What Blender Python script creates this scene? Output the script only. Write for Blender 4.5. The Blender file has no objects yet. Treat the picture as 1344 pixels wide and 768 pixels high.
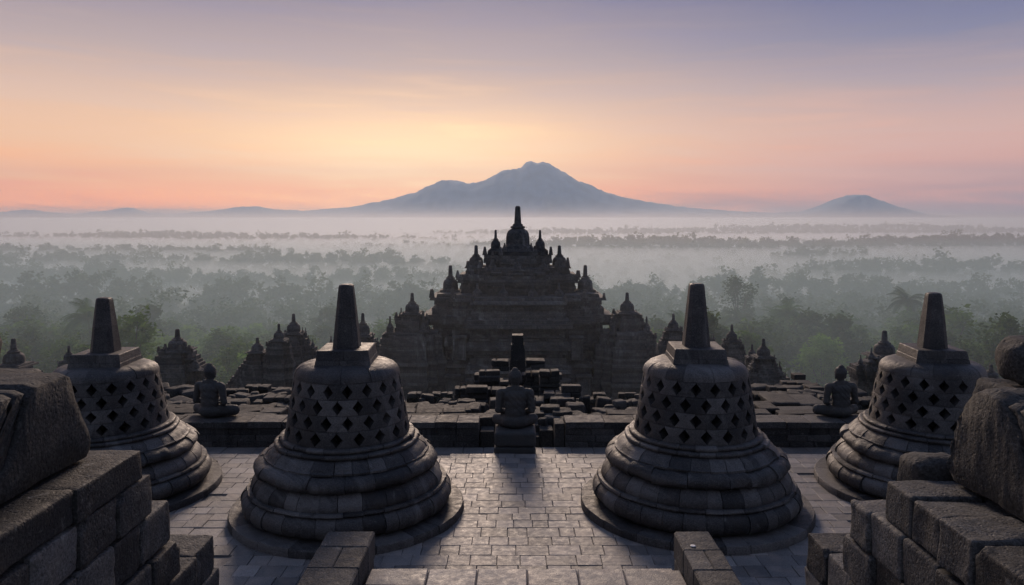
import bpy, bmesh, math, random
import numpy as np
from mathutils import Vector, Matrix, noise

# ------------------------------------------------------------------ camera, sky, sun, exposure
SC = bpy.context.scene
COL = SC.collection
PI = math.pi
CAM_Z, F, PITCH = 4.86, 1000.0, 3.0
cam_d = bpy.data.cameras.new("camera")
cam = bpy.data.objects.new("camera", cam_d)
COL.objects.link(cam)
cam.location = (0, 0, CAM_Z)
cam.rotation_euler = (math.radians(90 - PITCH), 0, 0)
cam_d.lens = 36 * F / 1344
cam_d.shift_y = -((384 - (285 + F * math.tan(math.radians(PITCH)))) / 1344)
cam_d.clip_start, cam_d.clip_end = 0.1, 60000
SC.camera = cam

SUN_AZ, SUN_EL = math.radians(-4), math.radians(21)      # azimuth from +Y, negative = to the left
world = bpy.data.worlds.new("World")
SC.world = world
world.use_nodes = True


def build_world():
    nt = world.node_tree
    N, L = nt.nodes, nt.links
    N.clear()
    out = N.new('ShaderNodeOutputWorld')
    bg = N.new('ShaderNodeBackground')
    tc = N.new('ShaderNodeTexCoord')
    sep = N.new('ShaderNodeSeparateXYZ')
    L.new(tc.outputs['Generated'], sep.inputs[0])

    def math_(op, a, b=None, c=None, clamp=False):
        m = N.new('ShaderNodeMath'); m.operation = op; m.use_clamp = clamp
        for i, v in enumerate((a, b, c)):
            if v is None:
                continue
            if isinstance(v, (int, float)):
                m.inputs[i].default_value = v
            else:
                L.new(v, m.inputs[i])
        return m.outputs[0]

    def ramp(fac, stops):
        r = N.new('ShaderNodeValToRGB')
        r.color_ramp.interpolation = 'B_SPLINE' if False else 'EASE'
        e = r.color_ramp.elements
        while len(e) < len(stops):
            e.new(0.5)
        for el, (p, c) in zip(e, stops):
            el.position = p; el.color = (*c, 1)
        r.color_ramp.interpolation = 'LINEAR'
        L.new(fac, r.inputs[0])
        return r.outputs[0]

    def mix(fac, a, b, mode='MIX'):
        m = N.new('ShaderNodeMix'); m.data_type = 'RGBA'; m.blend_type = mode
        for sock, v in ((m.inputs[0], fac), (m.inputs[6], a), (m.inputs[7], b)):
            if isinstance(v, (int, float)):
                sock.default_value = v
            elif isinstance(v, tuple):
                sock.default_value = (*v, 1)
            else:
                L.new(v, sock)
        return m.outputs[2]

    el = math_('MULTIPLY', math_('ARCSINE', sep.outputs[2]), 180 / PI)          # degrees above the horizon
    az = math_('MULTIPLY', math_('ARCTAN2', sep.outputs[0], sep.outputs[1]), 180 / PI)   # degrees right of +Y
    # thin high streaks of cloud
    mp = N.new('ShaderNodeCombineXYZ')
    L.new(math_('MULTIPLY', az, 0.045), mp.inputs[0])
    L.new(math_('ADD', math_('MULTIPLY', el, 0.55), math_('MULTIPLY', az, 0.012)), mp.inputs[1])
    nz = N.new('ShaderNodeTexNoise'); nz.inputs['Scale'].default_value = 1.6; nz.inputs['Detail'].default_value = 7
    nz.inputs['Roughness'].default_value = 0.55; nz.inputs['Distortion'].default_value = 0.5
    L.new(mp.outputs[0], nz.inputs['Vector'])
    wob = math_('SUBTRACT', nz.outputs['Fac'], 0.5)
    el2 = math_('ADD', el, math_('MULTIPLY', wob, 3.6))
    t = math_('DIVIDE', math_('ADD', el2, 2.0), 60.0, clamp=True)
    P = lambda d: (d + 2.0) / 60.0
    left = ramp(t, [(P(-2), (.36, .22, .20)), (P(0.0), (.50, .25, .20)), (P(0.7), (1.5, .40, .07)), (P(1.6), (2.35, .60, .02)), (P(3), (2.15, .75, .08)),
                    (P(5.0), (1.45, .74, .30)), (P(8), (.98, .60, .39)), (P(11.5), (.55, .40, .375)), (P(16), (.245, .205, .295)),
                    (P(26), (.17, .19, .31)), (P(55), (.12, .17, .31))])
    right = ramp(t, [(P(-2), (.25, .19, .23)), (P(0.0), (.30, .20, .24)), (P(0.9), (.58, .26, .24)), (P(1.9), (1.05, .36, .22)), (P(3.5), (1.22, .48, .28)),
                     (P(6), (.90, .49, .37)), (P(9), (.48, .35, .37)), (P(12), (.20, .195, .32)), (P(16), (.07, .09, .255)),
                     (P(26), (.085, .12, .28)), (P(55), (.10, .16, .31))])
    kr = N.new('ShaderNodeMapRange'); kr.interpolation_type = 'SMOOTHERSTEP'
    kr.inputs[1].default_value = -12; kr.inputs[2].default_value = 38
    L.new(az, kr.inputs[0])
    sky = mix(kr.outputs[0], left, right)
    # the sky behind the camera: dusky blue
    kb = N.new('ShaderNodeMapRange'); kb.interpolation_type = 'SMOOTHSTEP'
    kb.inputs[1].default_value = 40; kb.inputs[2].default_value = 120
    L.new(math_('ABSOLUTE', az), kb.inputs[0])
    back = ramp(t, [(P(-2), (.13, .135, .16)), (P(4), (.21, .215, .26)), (P(14), (.21, .23, .31)), (P(55), (.125, .17, .30))])
    sky = mix(kb.outputs[0], sky, back)
    # glow where the sun will come up
    da = math_('DIVIDE', math_('ADD', az, 7.5), 13.0)
    de = math_('DIVIDE', math_('SUBTRACT', el2, 3.9), 3.4)
    g = math_('POWER', 2.718, math_('MULTIPLY', math_('ADD', math_('MULTIPLY', da, da), math_('MULTIPLY', de, de)), -1.0))
    sky = mix(math_('MULTIPLY', g, 0.66), sky, (2.35, 1.58, .74))
    streak = N.new('ShaderNodeMapRange'); streak.inputs[1].default_value = .45; streak.inputs[2].default_value = .75
    streak.inputs[3].default_value = 0.97; streak.inputs[4].default_value = 1.10
    L.new(nz.outputs['Fac'], streak.inputs[0])
    cmb = N.new('ShaderNodeCombineColor')
    for i in range(3):
        L.new(streak.outputs[0], cmb.inputs[i])
    sky = mix(1.0, sky, cmb.outputs[0], 'MULTIPLY')
    ni = N.new('ShaderNodeTexSky'); ni.sky_type = 'NISHITA'; ni.sun_disc = False
    ni.sun_elevation = SUN_EL; ni.sun_rotation = SUN_AZ
    nim = N.new('ShaderNodeVectorMath'); nim.operation = 'SCALE'; nim.inputs[3].default_value = 0.0015
    L.new(ni.outputs[0], nim.inputs[0])
    sky = mix(1.0, sky, nim.outputs[0], 'ADD')
    L.new(sky, bg.inputs[0])
    bg.inputs[1].default_value = 1.0
    L.new(bg.outputs[0], out.inputs[0])


build_world()
sun_d = bpy.data.lights.new("sun", 'SUN')
sun_d.energy = 2.7
sun_d.angle = math.radians(16)
sun_d.color = (1.0, 0.77, 0.60)
sun = bpy.data.objects.new("sun", sun_d)
COL.objects.link(sun)
sd = Vector((math.sin(SUN_AZ) * math.cos(SUN_EL), math.cos(SUN_AZ) * math.cos(SUN_EL), math.sin(SUN_EL)))
sun.rotation_euler = sd.to_track_quat('Z', 'Y').to_euler()
vs = SC.view_settings
SC.display_settings.display_device = 'sRGB'
vs.view_transform = 'Standard'
try:
    vs.look = 'None'
except Exception:
    pass
vs.exposure, vs.gamma = 0.06, 1.0
vs.use_curve_mapping = False
SC.cycles.use_denoising = True
SC.cycles.volume_bounces = 1
SC.cycles.max_bounces = 6
SC.cycles.diffuse_bounces = 3
SC.cycles.glossy_bounces = 3
SC.cycles.transmission_bounces = 3
SC.cycles.sample_clamp_indirect = 4.0

RND = random.Random(7)


def at(px, py, Y):
    """the world point at distance Y that the photograph shows at pixel px, py"""
    th = math.radians(PITCH)
    cy = 285 + F * math.tan(th)
    a, b = (px - 672) / F, -(py - cy) / F
    d = Vector((a, math.cos(th) + b * math.sin(th), -math.sin(th) + b * math.cos(th)))
    d *= Y / d.y
    return Vector((d.x, Y, CAM_Z + d.z))


# ------------------------------------------------------------------ object helpers
def link(o, parent=None):
    COL.objects.link(o)
    if parent is not None:
        o.parent = parent
    return o


def tag(o, label=None, cat=None, group=None, kind=None):
    if label: o['label'] = label
    if cat: o['category'] = cat
    if group: o['group'] = group
    if kind: o['kind'] = kind
    return o


def empty(name, loc, rz=0, scale=None):
    o = bpy.data.objects.new(name, None)
    o.empty_display_size = .2
    link(o)
    o.location = loc
    o.rotation_euler = (0, 0, rz)
    if scale: o.scale = scale
    return o


def copy_tree(o, parent=None):
    c = o.copy()
    COL.objects.link(c)
    c.parent = parent
    for ch in list(o.children):
        copy_tree(ch, c)
    return c


class MB:
    """collects shapes and links them as one mesh object"""

    def __init__(s):
        s.v, s.f, s.t = [], [], []

    def add(s, verts, faces, tint=0.5):
        o = len(s.v)
        s.v.extend(tuple(p) for p in verts)
        s.f.extend(tuple(i + o for i in f) for f in faces)
        if isinstance(tint, (int, float)):
            s.t.extend([tint] * len(verts))
        else:
            s.t.extend(tint)

    def box(s, x0, x1, y0, y1, z0, z1, bev=0.012, jit=0.0, tint=0.5, rnd=RND, rot=0.0):
        """a stone block with chamfered, slightly uneven edges"""
        cx, cy, cz = (x0 + x1) / 2, (y0 + y1) / 2, (z0 + z1) / 2
        hx, hy, hz = (x1 - x0) / 2, (y1 - y0) / 2, (z1 - z0) / 2
        b = min(bev, hx * .45, hy * .45, hz * .45)
        vs_, idx = [], {}
        cr, sr = math.cos(rot), math.sin(rot)
        for sx in (-1, 1):
            for sy in (-1, 1):
                for sz in (-1, 1):
                    jx, jy, jz = (rnd.uniform(-jit, jit) for _ in range(3)) if jit else (0, 0, 0)
                    for ax in range(3):
                        p = [sx * (hx - (b if ax != 0 else 0)) + jx, sy * (hy - (b if ax != 1 else 0)) + jy,
                             sz * (hz - (b if ax != 2 else 0)) + jz]
                        idx[sx, sy, sz, ax] = len(vs_)
                        vs_.append((cx + p[0] * cr - p[1] * sr, cy + p[0] * sr + p[1] * cr, cz + p[2]))
        I = lambda sx, sy, sz, a: idx[sx, sy, sz, a]
        fs = []
        for a, (u, w) in enumerate(((1, 2), (2, 0), (0, 1))):
            for sg in (-1, 1):
                q = []
                for (su, sw) in ((-1, -1), (1, -1), (1, 1), (-1, 1)):
                    k = [0, 0, 0]; k[a] = sg; k[u] = su; k[w] = sw
                    q.append(I(*k, a))
                fs.append(q if sg > 0 else q[::-1])
        for a, (u, w) in enumerate(((1, 2), (2, 0), (0, 1))):   # edges along axis a, between faces u and w
            for su in (-1, 1):
                for sw in (-1, 1):
                    k0 = [0, 0, 0]; k1 = [0, 0, 0]
                    k0[a], k1[a] = -1, 1
                    k0[u] = k1[u] = su; k0[w] = k1[w] = sw
                    q = [I(*k0, u), I(*k1, u), I(*k1, w), I(*k0, w)]
                    fs.append(q if su * sw < 0 else q[::-1])
        for sx in (-1, 1):
            for sy in (-1, 1):
                for sz in (-1, 1):
                    q = [I(sx, sy, sz, 0), I(sx, sy, sz, 1), I(sx, sy, sz, 2)]
                    fs.append(q if sx * sy * sz > 0 else q[::-1])
        s.add(vs_, fs, tint)

    def prism(s, pts, z0, z1, top=1.0, tint=.5, c=(0, 0)):
        """polygon pts (anticlockwise) extruded from z0 to z1, top scaled about c"""
        n = len(pts)
        vs_ = [(x, y, z0) for x, y in pts] + [(c[0] + (x - c[0]) * top, c[1] + (y - c[1]) * top, z1) for x, y in pts]
        fs = [tuple(range(n))[::-1], tuple(range(n, 2 * n))] + [(i, (i + 1) % n, n + (i + 1) % n, n + i) for i in range(n)]
        s.add(vs_, fs, tint)

    def lathe(s, prof, c=(0, 0, 0), n=16, tint=.5, a0=0.0, a1=2 * PI):
        """open profile (r, z) revolved about the vertical through c"""
        full = abs(a1 - a0 - 2 * PI) < 1e-6
        m = n if full else n + 1
        vs_ = []
        for i in range(m):
            a = a0 + (a1 - a0) * i / n
            for r, z in prof:
                vs_.append((c[0] + r * math.cos(a), c[1] + r * math.sin(a), c[2] + z))
        k = len(prof)
        fs = []
        for i in range(n):
            j = (i + 1) % m
            for q in range(k - 1):
                fs.append((i * k + q, j * k + q, j * k + q + 1, i * k + q + 1))
        s.add(vs_, fs, tint)

    def wedge(s, prof, a0, a1, n=3, tint=.5, dr=0.0, dz=0.0):
        """closed profile (r, z) anticlockwise, revolved from a0 to a1 with end caps: one curved stone"""
        k = len(prof)
        vs_ = []
        for i in range(n + 1):
            a = a0 + (a1 - a0) * i / n
            for r, z in prof:
                vs_.append(((r + dr) * math.cos(a), (r + dr) * math.sin(a), z + dz))
        fs = [tuple(range(k)), tuple(range(n * k, n * k + k))[::-1]]
        for i in range(n):
            for q in range(k):
                q2 = (q + 1) % k
                fs.append((i * k + q, i * k + k + q, i * k + k + q2, i * k + q2)[::-1])
        s.add(vs_, fs, tint)

    def tube(s, pts, rad, n=8, tint=.5):
        pts = [Vector(p) for p in pts]
        vs_ = []
        for i, p in enumerate(pts):
            d = (pts[min(i + 1, len(pts) - 1)] - pts[max(i - 1, 0)]).normalized()
            u = d.orthogonal().normalized()
            w = d.cross(u)
            r = rad[i] if hasattr(rad, '__len__') else rad
            for k in range(n):
                a = 2 * PI * k / n
                vs_.append(p + (u * math.cos(a) + w * math.sin(a)) * r)
        fs = [(i * n + k, i * n + (k + 1) % n, (i + 1) * n + (k + 1) % n, (i + 1) * n + k) for i in range(len(pts) - 1) for k in range(n)]
        fs.append(tuple(range(n))[::-1])
        fs.append(tuple(range((len(pts) - 1) * n, len(pts) * n)))
        s.add(vs_, fs, tint)

    def weather(s, amp, scale, seed=0, i0=0):
        so = Vector((seed * 3.1, seed * 1.7, seed * .9))
        for i in range(i0, len(s.v)):
            p = Vector(s.v[i])
            d = noise.noise_vector(p * scale + so) * amp + noise.noise_vector(p * scale * 3.3 + so) * amp * .6
            s.v[i] = (p.x + d.x, p.y + d.y, p.z + d.z * .7)
        return s

    def mesh(s, name, mat, smooth=False):
        me = bpy.data.meshes.new(name)
        me.from_pydata(s.v, [], s.f)
        at_ = me.attributes.new('tint', 'FLOAT', 'POINT')
        at_.data.foreach_set('value', np.array(s.t, dtype=np.float32))
        me.materials.append(mat)
        if smooth:
            me.polygons.foreach_set('use_smooth', [True] * len(me.polygons))
        me.update()
        return me

    def turn(s, i0, rz, rx):
        c = sum((Vector(p) for p in s.v[i0:]), Vector()) / max(1, len(s.v) - i0)
        m = Matrix.Rotation(rz, 3, 'Z') @ Matrix.Rotation(rx, 3, 'X')
        s.v[i0:] = [tuple(c + m @ (Vector(p) - c)) for p in s.v[i0:]]

    def build(s, name, mat, parent=None, smooth=False):
        return link(bpy.data.objects.new(name, s.mesh(name, mat, smooth)), parent)


def auto_smooth(o, deg=40):
    me = o.data
    bm = bmesh.new(); bm.from_mesh(me)
    lim = math.radians(deg)
    for e in bm.edges:
        e.smooth = len(e.link_faces) == 2 and e.calc_face_angle(0) < lim
    for f in bm.faces:
        f.smooth = True
    bm.to_mesh(me); bm.free()
    return o


# ------------------------------------------------------------------ materials
class NT:
    def __init__(s, name):
        s.m = bpy.data.materials.new(name); s.m.use_nodes = True
        s.n = s.m.node_tree.nodes; s.l = s.m.node_tree.links
        s.n.clear()
        s.out = s.n.new('ShaderNodeOutputMaterial')

    def node(s, t, **kw):
        n = s.n.new(t)
        for k, v in kw.items():
            setattr(n, k, v)
        return n

    def put(s, sock, v):
        if isinstance(v, (int, float)): sock.default_value = v
        elif isinstance(v, tuple): sock.default_value = (*v, 1) if len(v) == 3 and sock.type == 'RGBA' else v
        else: s.l.new(v, sock)

    def math(s, op, a, b=0.0, clamp=False):
        n = s.node('ShaderNodeMath', operation=op, use_clamp=clamp)
        s.put(n.inputs[0], a); s.put(n.inputs[1], b)
        return n.outputs[0]

    def mix(s, fac, a, b, mode='MIX'):
        n = s.node('ShaderNodeMix', data_type='RGBA', blend_type=mode)
        s.put(n.inputs[0], fac); s.put(n.inputs[6], a); s.put(n.inputs[7], b)
        return n.outputs[2]

    def rng(s, v, a, b, c, d):
        n = s.node('ShaderNodeMapRange')
        s.put(n.inputs[0], v)
        for i, x in enumerate((a, b, c, d)): n.inputs[i + 1].default_value = x
        return n.outputs[0]

    def noise(s, vec, scale, detail=4, rough=.55, dist=0.0):
        n = s.node('ShaderNodeTexNoise')
        s.put(n.inputs['Vector'], vec)
        n.inputs['Scale'].default_value = scale; n.inputs['Detail'].default_value = detail
        n.inputs['Roughness'].default_value = rough; n.inputs['Distortion'].default_value = dist
        return n.outputs['Fac']

    def attr(s, name='tint'):
        return s.node('ShaderNodeAttribute', attribute_name=name).outputs['Fac']


def stone_mat(name, dark, light, lichen=.25, rough=(.55, .85), grain=60, bump=.5, warm=.3, bricks=None, streaks=0.0, spec=.4, speckle=1.1, sscale=1.0, slow=(.50, .74)):
    s = NT(name)
    pos = s.node('ShaderNodeNewGeometry').outputs['Position']
    tint = s.attr()
    big = s.noise(pos, 1.7, 5, .6, .4)
    mid = s.noise(pos, 9, 5, .65)
    fine = s.noise(pos, grain, 3, .7)
    v = s.math('ADD', s.math('MULTIPLY', tint, .75), s.math('MULTIPLY', s.math('SUBTRACT', big, .5), .7))
    v = s.math('ADD', v, s.math('MULTIPLY', s.math('SUBTRACT', mid, .5), .55), )
    v = s.math('ADD', v, s.math('MULTIPLY', s.math('SUBTRACT', fine, .5), speckle), clamp=True)
    v = s.math('POWER', v, 1.35)
    col = s.mix(v, dark, light)
    warmf = s.rng(s.noise(pos, 3.1, 3, .5), .45, .75, 0, warm)
    col = s.mix(warmf, col, (light[0] * 1.05, light[1] * .86, light[2] * .72))
    # lichen and pale mineral bloom
    lich = s.math('MULTIPLY', s.rng(s.noise(pos, 6.5, 6, .72, .6), .60, .74, 0, 1), lichen)
    col = s.mix(lich, col, (light[0] * 1.75, light[1] * 1.78, light[2] * 1.7))
    h = s.math('ADD', s.math('MULTIPLY', fine, .35), s.math('MULTIPLY', mid, .8))
    vor = s.node('ShaderNodeTexVoronoi', feature='F1'); s.put(vor.inputs['Vector'], pos); vor.inputs['Scale'].default_value = grain * .55
    pits = s.rng(vor.outputs['Distance'], .05, .32, 0, 1)
    h = s.math('ADD', h, s.math('MULTIPLY', pits, .25))
    if streaks:
        sp = s.node('ShaderNodeSeparateXYZ'); s.put(sp.inputs[0], pos)
        cb = s.node('ShaderNodeCombineXYZ')
        s.put(cb.inputs[0], s.math('ADD', sp.outputs[0], sp.outputs[1]))
        s.put(cb.inputs[1], s.math('MULTIPLY', sp.outputs[2], .16))
        st = s.rng(s.noise(cb.outputs[0], 1.9 * sscale, 7, .7, .3), slow[0], slow[1], 0, streaks)
        st = s.math('MULTIPLY', st, s.rng(s.noise(pos, .35 * sscale, 3, .5), slow[0] - .08, slow[1] - .10, 0, 1))
        col = s.mix(st, col, (light[0] * 1.8, light[1] * 1.85, light[2] * 1.85))
    if bricks:
        sp2 = s.node('ShaderNodeSeparateXYZ'); s.put(sp2.inputs[0], pos)
        cb2 = s.node('ShaderNodeCombineXYZ')
        s.put(cb2.inputs[0], s.math('ADD', sp2.outputs[0], s.math('MULTIPLY', sp2.outputs[1], 1.03)))
        s.put(cb2.inputs[1], sp2.outputs[2])
        br = s.node('ShaderNodeTexBrick'); s.put(br.inputs['Vector'], cb2.outputs[0])
        br.inputs['Scale'].default_value = 1.0
        br.inputs['Brick Width'].default_value = bricks[0]; br.inputs['Row Height'].default_value = bricks[1]
        br.inputs['Mortar Size'].default_value = .012; br.inputs['Mortar Smooth'].default_value = .3
        br.inputs['Color1'].default_value = (.25, .25, .25, 1); br.inputs['Color2'].default_value = (1, 1, 1, 1)
        br.inputs['Mortar'].default_value = (.2, .2, .2, 1)
        col = s.mix(.55, col, br.outputs['Color'], 'MULTIPLY')
        h = s.math('SUBTRACT', h, s.math('MULTIPLY', br.outputs['Fac'], 1.2))
    p = s.node('ShaderNodeBsdfPrincipled')
    s.put(p.inputs['Base Color'], col)
    s.put(p.inputs['Roughness'], s.rng(mid, .3, .7, rough[0], rough[1]))
    p.inputs['Specular IOR Level'].default_value = spec
    b = s.node('ShaderNodeBump'); b.inputs['Strength'].default_value = bump; b.inputs['Distance'].default_value = .02
    s.put(b.inputs['Height'], h); s.l.new(b.outputs[0], p.inputs['Normal'])
    s.l.new(p.outputs[0], s.out.inputs[0])
    return s.m


M_STUPA = stone_mat('andesite_stupa', (.011, .011, .013), (.165, .157, .153), lichen=.4, warm=.15, bump=1.0, speckle=1.5, streaks=.5, sscale=2.4, rough=(.42, .75), grain=55)
M_PAVE = stone_mat('andesite_paving', (.09, .086, .085), (.40, .37, .35), lichen=.08, rough=(.45, .72), grain=70, bump=.5, spec=.45, speckle=1.4)
M_WALL = stone_mat('andesite_wall', (.012, .012, .013), (.14, .136, .134), warm=.10, lichen=.7, speckle=2.0, streaks=.35, sscale=3, rough=(.6, .9), grain=45, bump=1.0)
M_RUIN = stone_mat('andesite_ruin', (.012, .012, .012), (.095, .091, .086), warm=.2, lichen=.35, rough=(.7, .95), grain=30, bump=.9, speckle=1.8)
M_ROCK = stone_mat('andesite_rough', (.014, .014, .014), (.098, .095, .093), warm=.10, lichen=.3, speckle=2.0, rough=(.7, .95), grain=38, bump=1.0)
M_STATUE = stone_mat('andesite_statue', (.03, .032, .034), (.11, .112, .11), lichen=.3, rough=(.6, .9), grain=50)
M_TEMPLE = stone_mat('andesite_temple', (.04, .04, .042), (.235, .23, .225), lichen=.35, rough=(.7, .95), grain=9, bump=.8, bricks=(.62, .24), streaks=.8, slow=(.50, .72))


def leaf_mat(name, a, b):
    s = NT(name)
    t = s.attr()
    col = s.mix(t, a, b)
    d = s.node('ShaderNodeBsdfDiffuse'); s.put(d.inputs[0], col)
    tr = s.node('ShaderNodeBsdfTranslucent'); s.put(tr.inputs[0], s.mix(.5, col, (b[0] * 1.3, b[1] * 1.4, b[2] * .6)))
    mx = s.node('ShaderNodeMixShader'); mx.inputs[0].default_value = .45
    s.l.new(d.outputs[0], mx.inputs[1]); s.l.new(tr.outputs[0], mx.inputs[2])
    s.l.new(mx.outputs[0], s.out.inputs[0])
    return s.m


M_LEAF = leaf_mat('foliage_mid', (.025, .055, .018), (.12, .20, .055))
M_LEAF_BRIGHT = leaf_mat('foliage_bright', (.05, .11, .022), (.19, .31, .07))
M_LEAF_DARK = leaf_mat('foliage_dark', (.016, .034, .018), (.07, .11, .045))
M_BARK = stone_mat('bark', (.03, .024, .018), (.12, .10, .08), lichen=.1, grain=20)


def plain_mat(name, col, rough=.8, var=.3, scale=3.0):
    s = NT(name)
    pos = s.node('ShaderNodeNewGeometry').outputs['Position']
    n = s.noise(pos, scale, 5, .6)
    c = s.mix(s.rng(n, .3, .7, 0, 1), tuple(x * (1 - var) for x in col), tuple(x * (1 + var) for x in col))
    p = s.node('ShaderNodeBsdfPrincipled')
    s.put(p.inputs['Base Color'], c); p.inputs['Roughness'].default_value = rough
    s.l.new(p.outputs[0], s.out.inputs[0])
    return s.m


M_GROUND = plain_mat('valley_ground', (.04, .06, .022), .95, .45, .08)
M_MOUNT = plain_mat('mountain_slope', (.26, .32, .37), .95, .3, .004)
M_DARK = plain_mat('joint_earth', (.02, .019, .018), .95, .3, 4)
M_STEEL = plain_mat('mast_steel', (.12, .11, .11), .6, .1)
M_WHITE = plain_mat('white_paint', (.75, .72, .68), .5, .08, 30)


def volume_mat(name, color, density, aniso):
    s = NT(name)
    v = s.node('ShaderNodeVolumePrincipled')
    v.inputs['Color'].default_value = (*color, 1)
    v.inputs['Density'].default_value = density
    v.inputs['Anisotropy'].default_value = aniso
    s.l.new(v.outputs[0], s.out.inputs['Volume'])
    return s.m


# ------------------------------------------------------------------ setting: terrain, mountains, air
def smooth01(t):
    t = np.clip(t, 0, 1)
    return t * t * (3 - 2 * t)


def ground_z(x, y):
    """height of the land, arrays or numbers"""
    x = np.asarray(x, float); y = np.asarray(y, float)
    z = np.interp(y, [0, 17.2, 22, 40, 65, 110, 165, 235, 300, 400, 900, 2500, 9000],
                  [-.6, -.6, -1.6, -6.5, -12.5, -22, -28, -31, -38, -40, -40, -41, -44])
    k = smooth01((y - 190) / 70)
    wx = x + .25 * y
    r = np.zeros_like(z)
    # low wooded ridges that rise out of the mist: (middle, half width, height, slant, where along x it is highest, spread)
    for yc, w, a, sl, xc, sp, fr in ((262, 17, 8.5, .10, -150, 200, .03), (300, 20, 9.5, -.06, 190, 230, .025), (372, 24, 10.5, .03, -190, 190, .02), (440, 26, 9.5, .02, 260, 120, .02),
                                     (520, 34, 10.0, .04, -260, 260, .012), (610, 24, 11.5, .0, 250, 42, .05), (690, 40, 8.5, .05, -420, 260, .01), (820, 60, 14.0, -.03, 420, 520, .008),
                                     (1150, 90, 10.0, .0, -500, 500, .006), (1500, 120, 18.0, -.02, 600, 700, .004)):
        a = a + 2.0
        yy = yc + sl * x + w * .6 * np.sin(fr * x + yc)
        amp = a * np.exp(-((x - xc) / sp) ** 4) * (.85 + .15 * np.sin(fr * 1.7 * x + 2 * yc))
        r = r + amp * np.exp(-((y - yy) / w) ** 2)
    r = r + 1.0 * np.sin(wx * .021 + 1) * np.sin(y * .017) + .8 * np.sin(x * .06) * np.cos(y * .05)
    return z + k * r


def build_terrain():
    ys = np.concatenate([np.linspace(16.95, 60, 30), np.linspace(62, 300, 80), np.geomspace(306, 2600, 120), np.geomspace(2700, 14500, 25)])
    us = np.linspace(-1, 1, 141)
    V = []
    for y in ys:
        half = 40 + y * 1.1
        xs = us * half
        z = ground_z(xs, np.full_like(xs, y))
        V.append(np.stack([xs, np.full_like(xs, y), z], 1))
    V = np.concatenate(V)
    n, m = len(ys), len(us)
    f = [(i * m + j, i * m + j + 1, (i + 1) * m + j + 1, (i + 1) * m + j) for i in range(n - 1) for j in range(m - 1)]
    me = bpy.data.meshes.new('terrain')
    me.from_pydata(V.tolist(), [], f)
    me.materials.append(M_GROUND)
    me.polygons.foreach_set('use_smooth', [True] * len(f))
    return tag(link(bpy.data.objects.new('terrain', me)), kind='structure')


build_terrain()

MT_Y = 10000.0
PROF = [(-400, 281), (-200, 279), (0, 279), (35, 275), (70, 279), (100, 281), (140, 277), (168, 272), (195, 279), (230, 281), (280, 277), (320, 271.5), (338, 271), (360, 275),
        (400, 277), (460, 272), (500, 265), (545, 253), (570, 242), (582, 238.5), (592, 237.5), (603, 238), (612, 241), (625, 241.5), (640, 235), (655, 227), (663, 224), (678, 223),
        (688, 216), (692, 214.2), (698, 214), (703, 215.4), (707, 214.3), (714, 214), (719, 215), (724, 218.5), (735, 224.5), (760, 238), (790, 251), (820, 260), (860, 267), (900, 272.5), (960, 277), (1010, 279.5),
        (1050, 278), (1075, 270), (1100, 260), (1112, 256.5), (1125, 255), (1138, 257), (1148, 261), (1180, 272), (1215, 281), (1260, 285), (1400, 287), (1700, 288)]


def build_mountains():
    pxs = np.array([p[0] for p in PROF], float); pys = np.array([p[1] for p in PROF], float)
    X = np.linspace(-7600, 7600, 620)
    H = np.interp(672 + X / MT_Y * F, pxs, 285 - pys) / F * MT_Y + CAM_Z
    rows = np.linspace(-1, 1, 61)
    V = []
    for r in rows:
        fall = np.exp(-(r * 2.1) ** 2) if abs(r) > 1e-9 else 1.0
        y = MT_Y + r * 2200
        row = []
        for i, (x, h) in enumerate(zip(X, H)):
            hh = max(h + 60, 0)
            g = noise.fractal(Vector((x * .0016, y * .0007, 3.1)), 1.0, 2.1, 5) * .14 * hh * min(1, abs(r) * 3)
            d = noise.fractal(Vector((x * .010, y * .004, 9.1)), 1.0, 2.1, 5) * (6 + 26 * min(1, max(0, h) / 600))
            row.append((x * (1 + r * .22), y, -60 + hh * fall + g * fall + d))
        V += row
    m = len(X)
    f = [(i * m + j, i * m + j + 1, (i + 1) * m + j + 1, (i + 1) * m + j) for i in range(len(rows) - 1) for j in range(m - 1)]
    me = bpy.data.meshes.new('mountains')
    me.from_pydata(V, [], f)
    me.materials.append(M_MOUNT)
    me.polygons.foreach_set('use_smooth', [True] * len(f))
    return tag(link(bpy.data.objects.new('mountains', me)), kind='structure')


build_mountains()


def air_box(name, x0, x1, y0, y1, z0, z1, mat):
    mb = MB()
    vs_ = [(x, y, z) for z in (z0, z1) for y in (y0, y1) for x in (x0, x1)]
    mb.add(vs_, [(0, 2, 3, 1), (4, 5, 7, 6), (0, 1, 5, 4), (2, 6, 7, 3), (0, 4, 6, 2), (1, 3, 7, 5)])
    return tag(mb.build(name, mat), kind='stuff')


air_box('haze', -16000, 16000, -300, 14000, -120, 860, volume_mat('haze_air', (.65, .82, 1.0), 8.8e-5, .25))
M_MIST = volume_mat('mist_air', (.80, .86, .93), .0009, .42)
air_box('mist', -6000, 6000, 24, 13400, -60, 2.5, M_MIST)                       # thin mist all over the plain
air_box('mist', -400, 400, 62, 330, -59, -4, volume_mat('near_mist_air', (.62, .83, .84), .0034, .15))   # thicker among the nearest trees
air_box('mist', -5500, 5500, 205, 7000, -58, -24, volume_mat('low_mist_air', (.80, .85, .91), .013, .5))   # fog lying in the hollows
for z, y0, dn in ((20, 1200, .6e-4), (45, 2000, .35e-4), (80, 2600, .2e-4), (120, 3200, .12e-4)):            # it thins upwards over the far plain
    air_box('mist', -12000 - z, 12000 + z, y0, 13500 + z, -61 - z * .01, z, volume_mat('far_mist_air', (.85, .80, .79), dn, .55))


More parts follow.
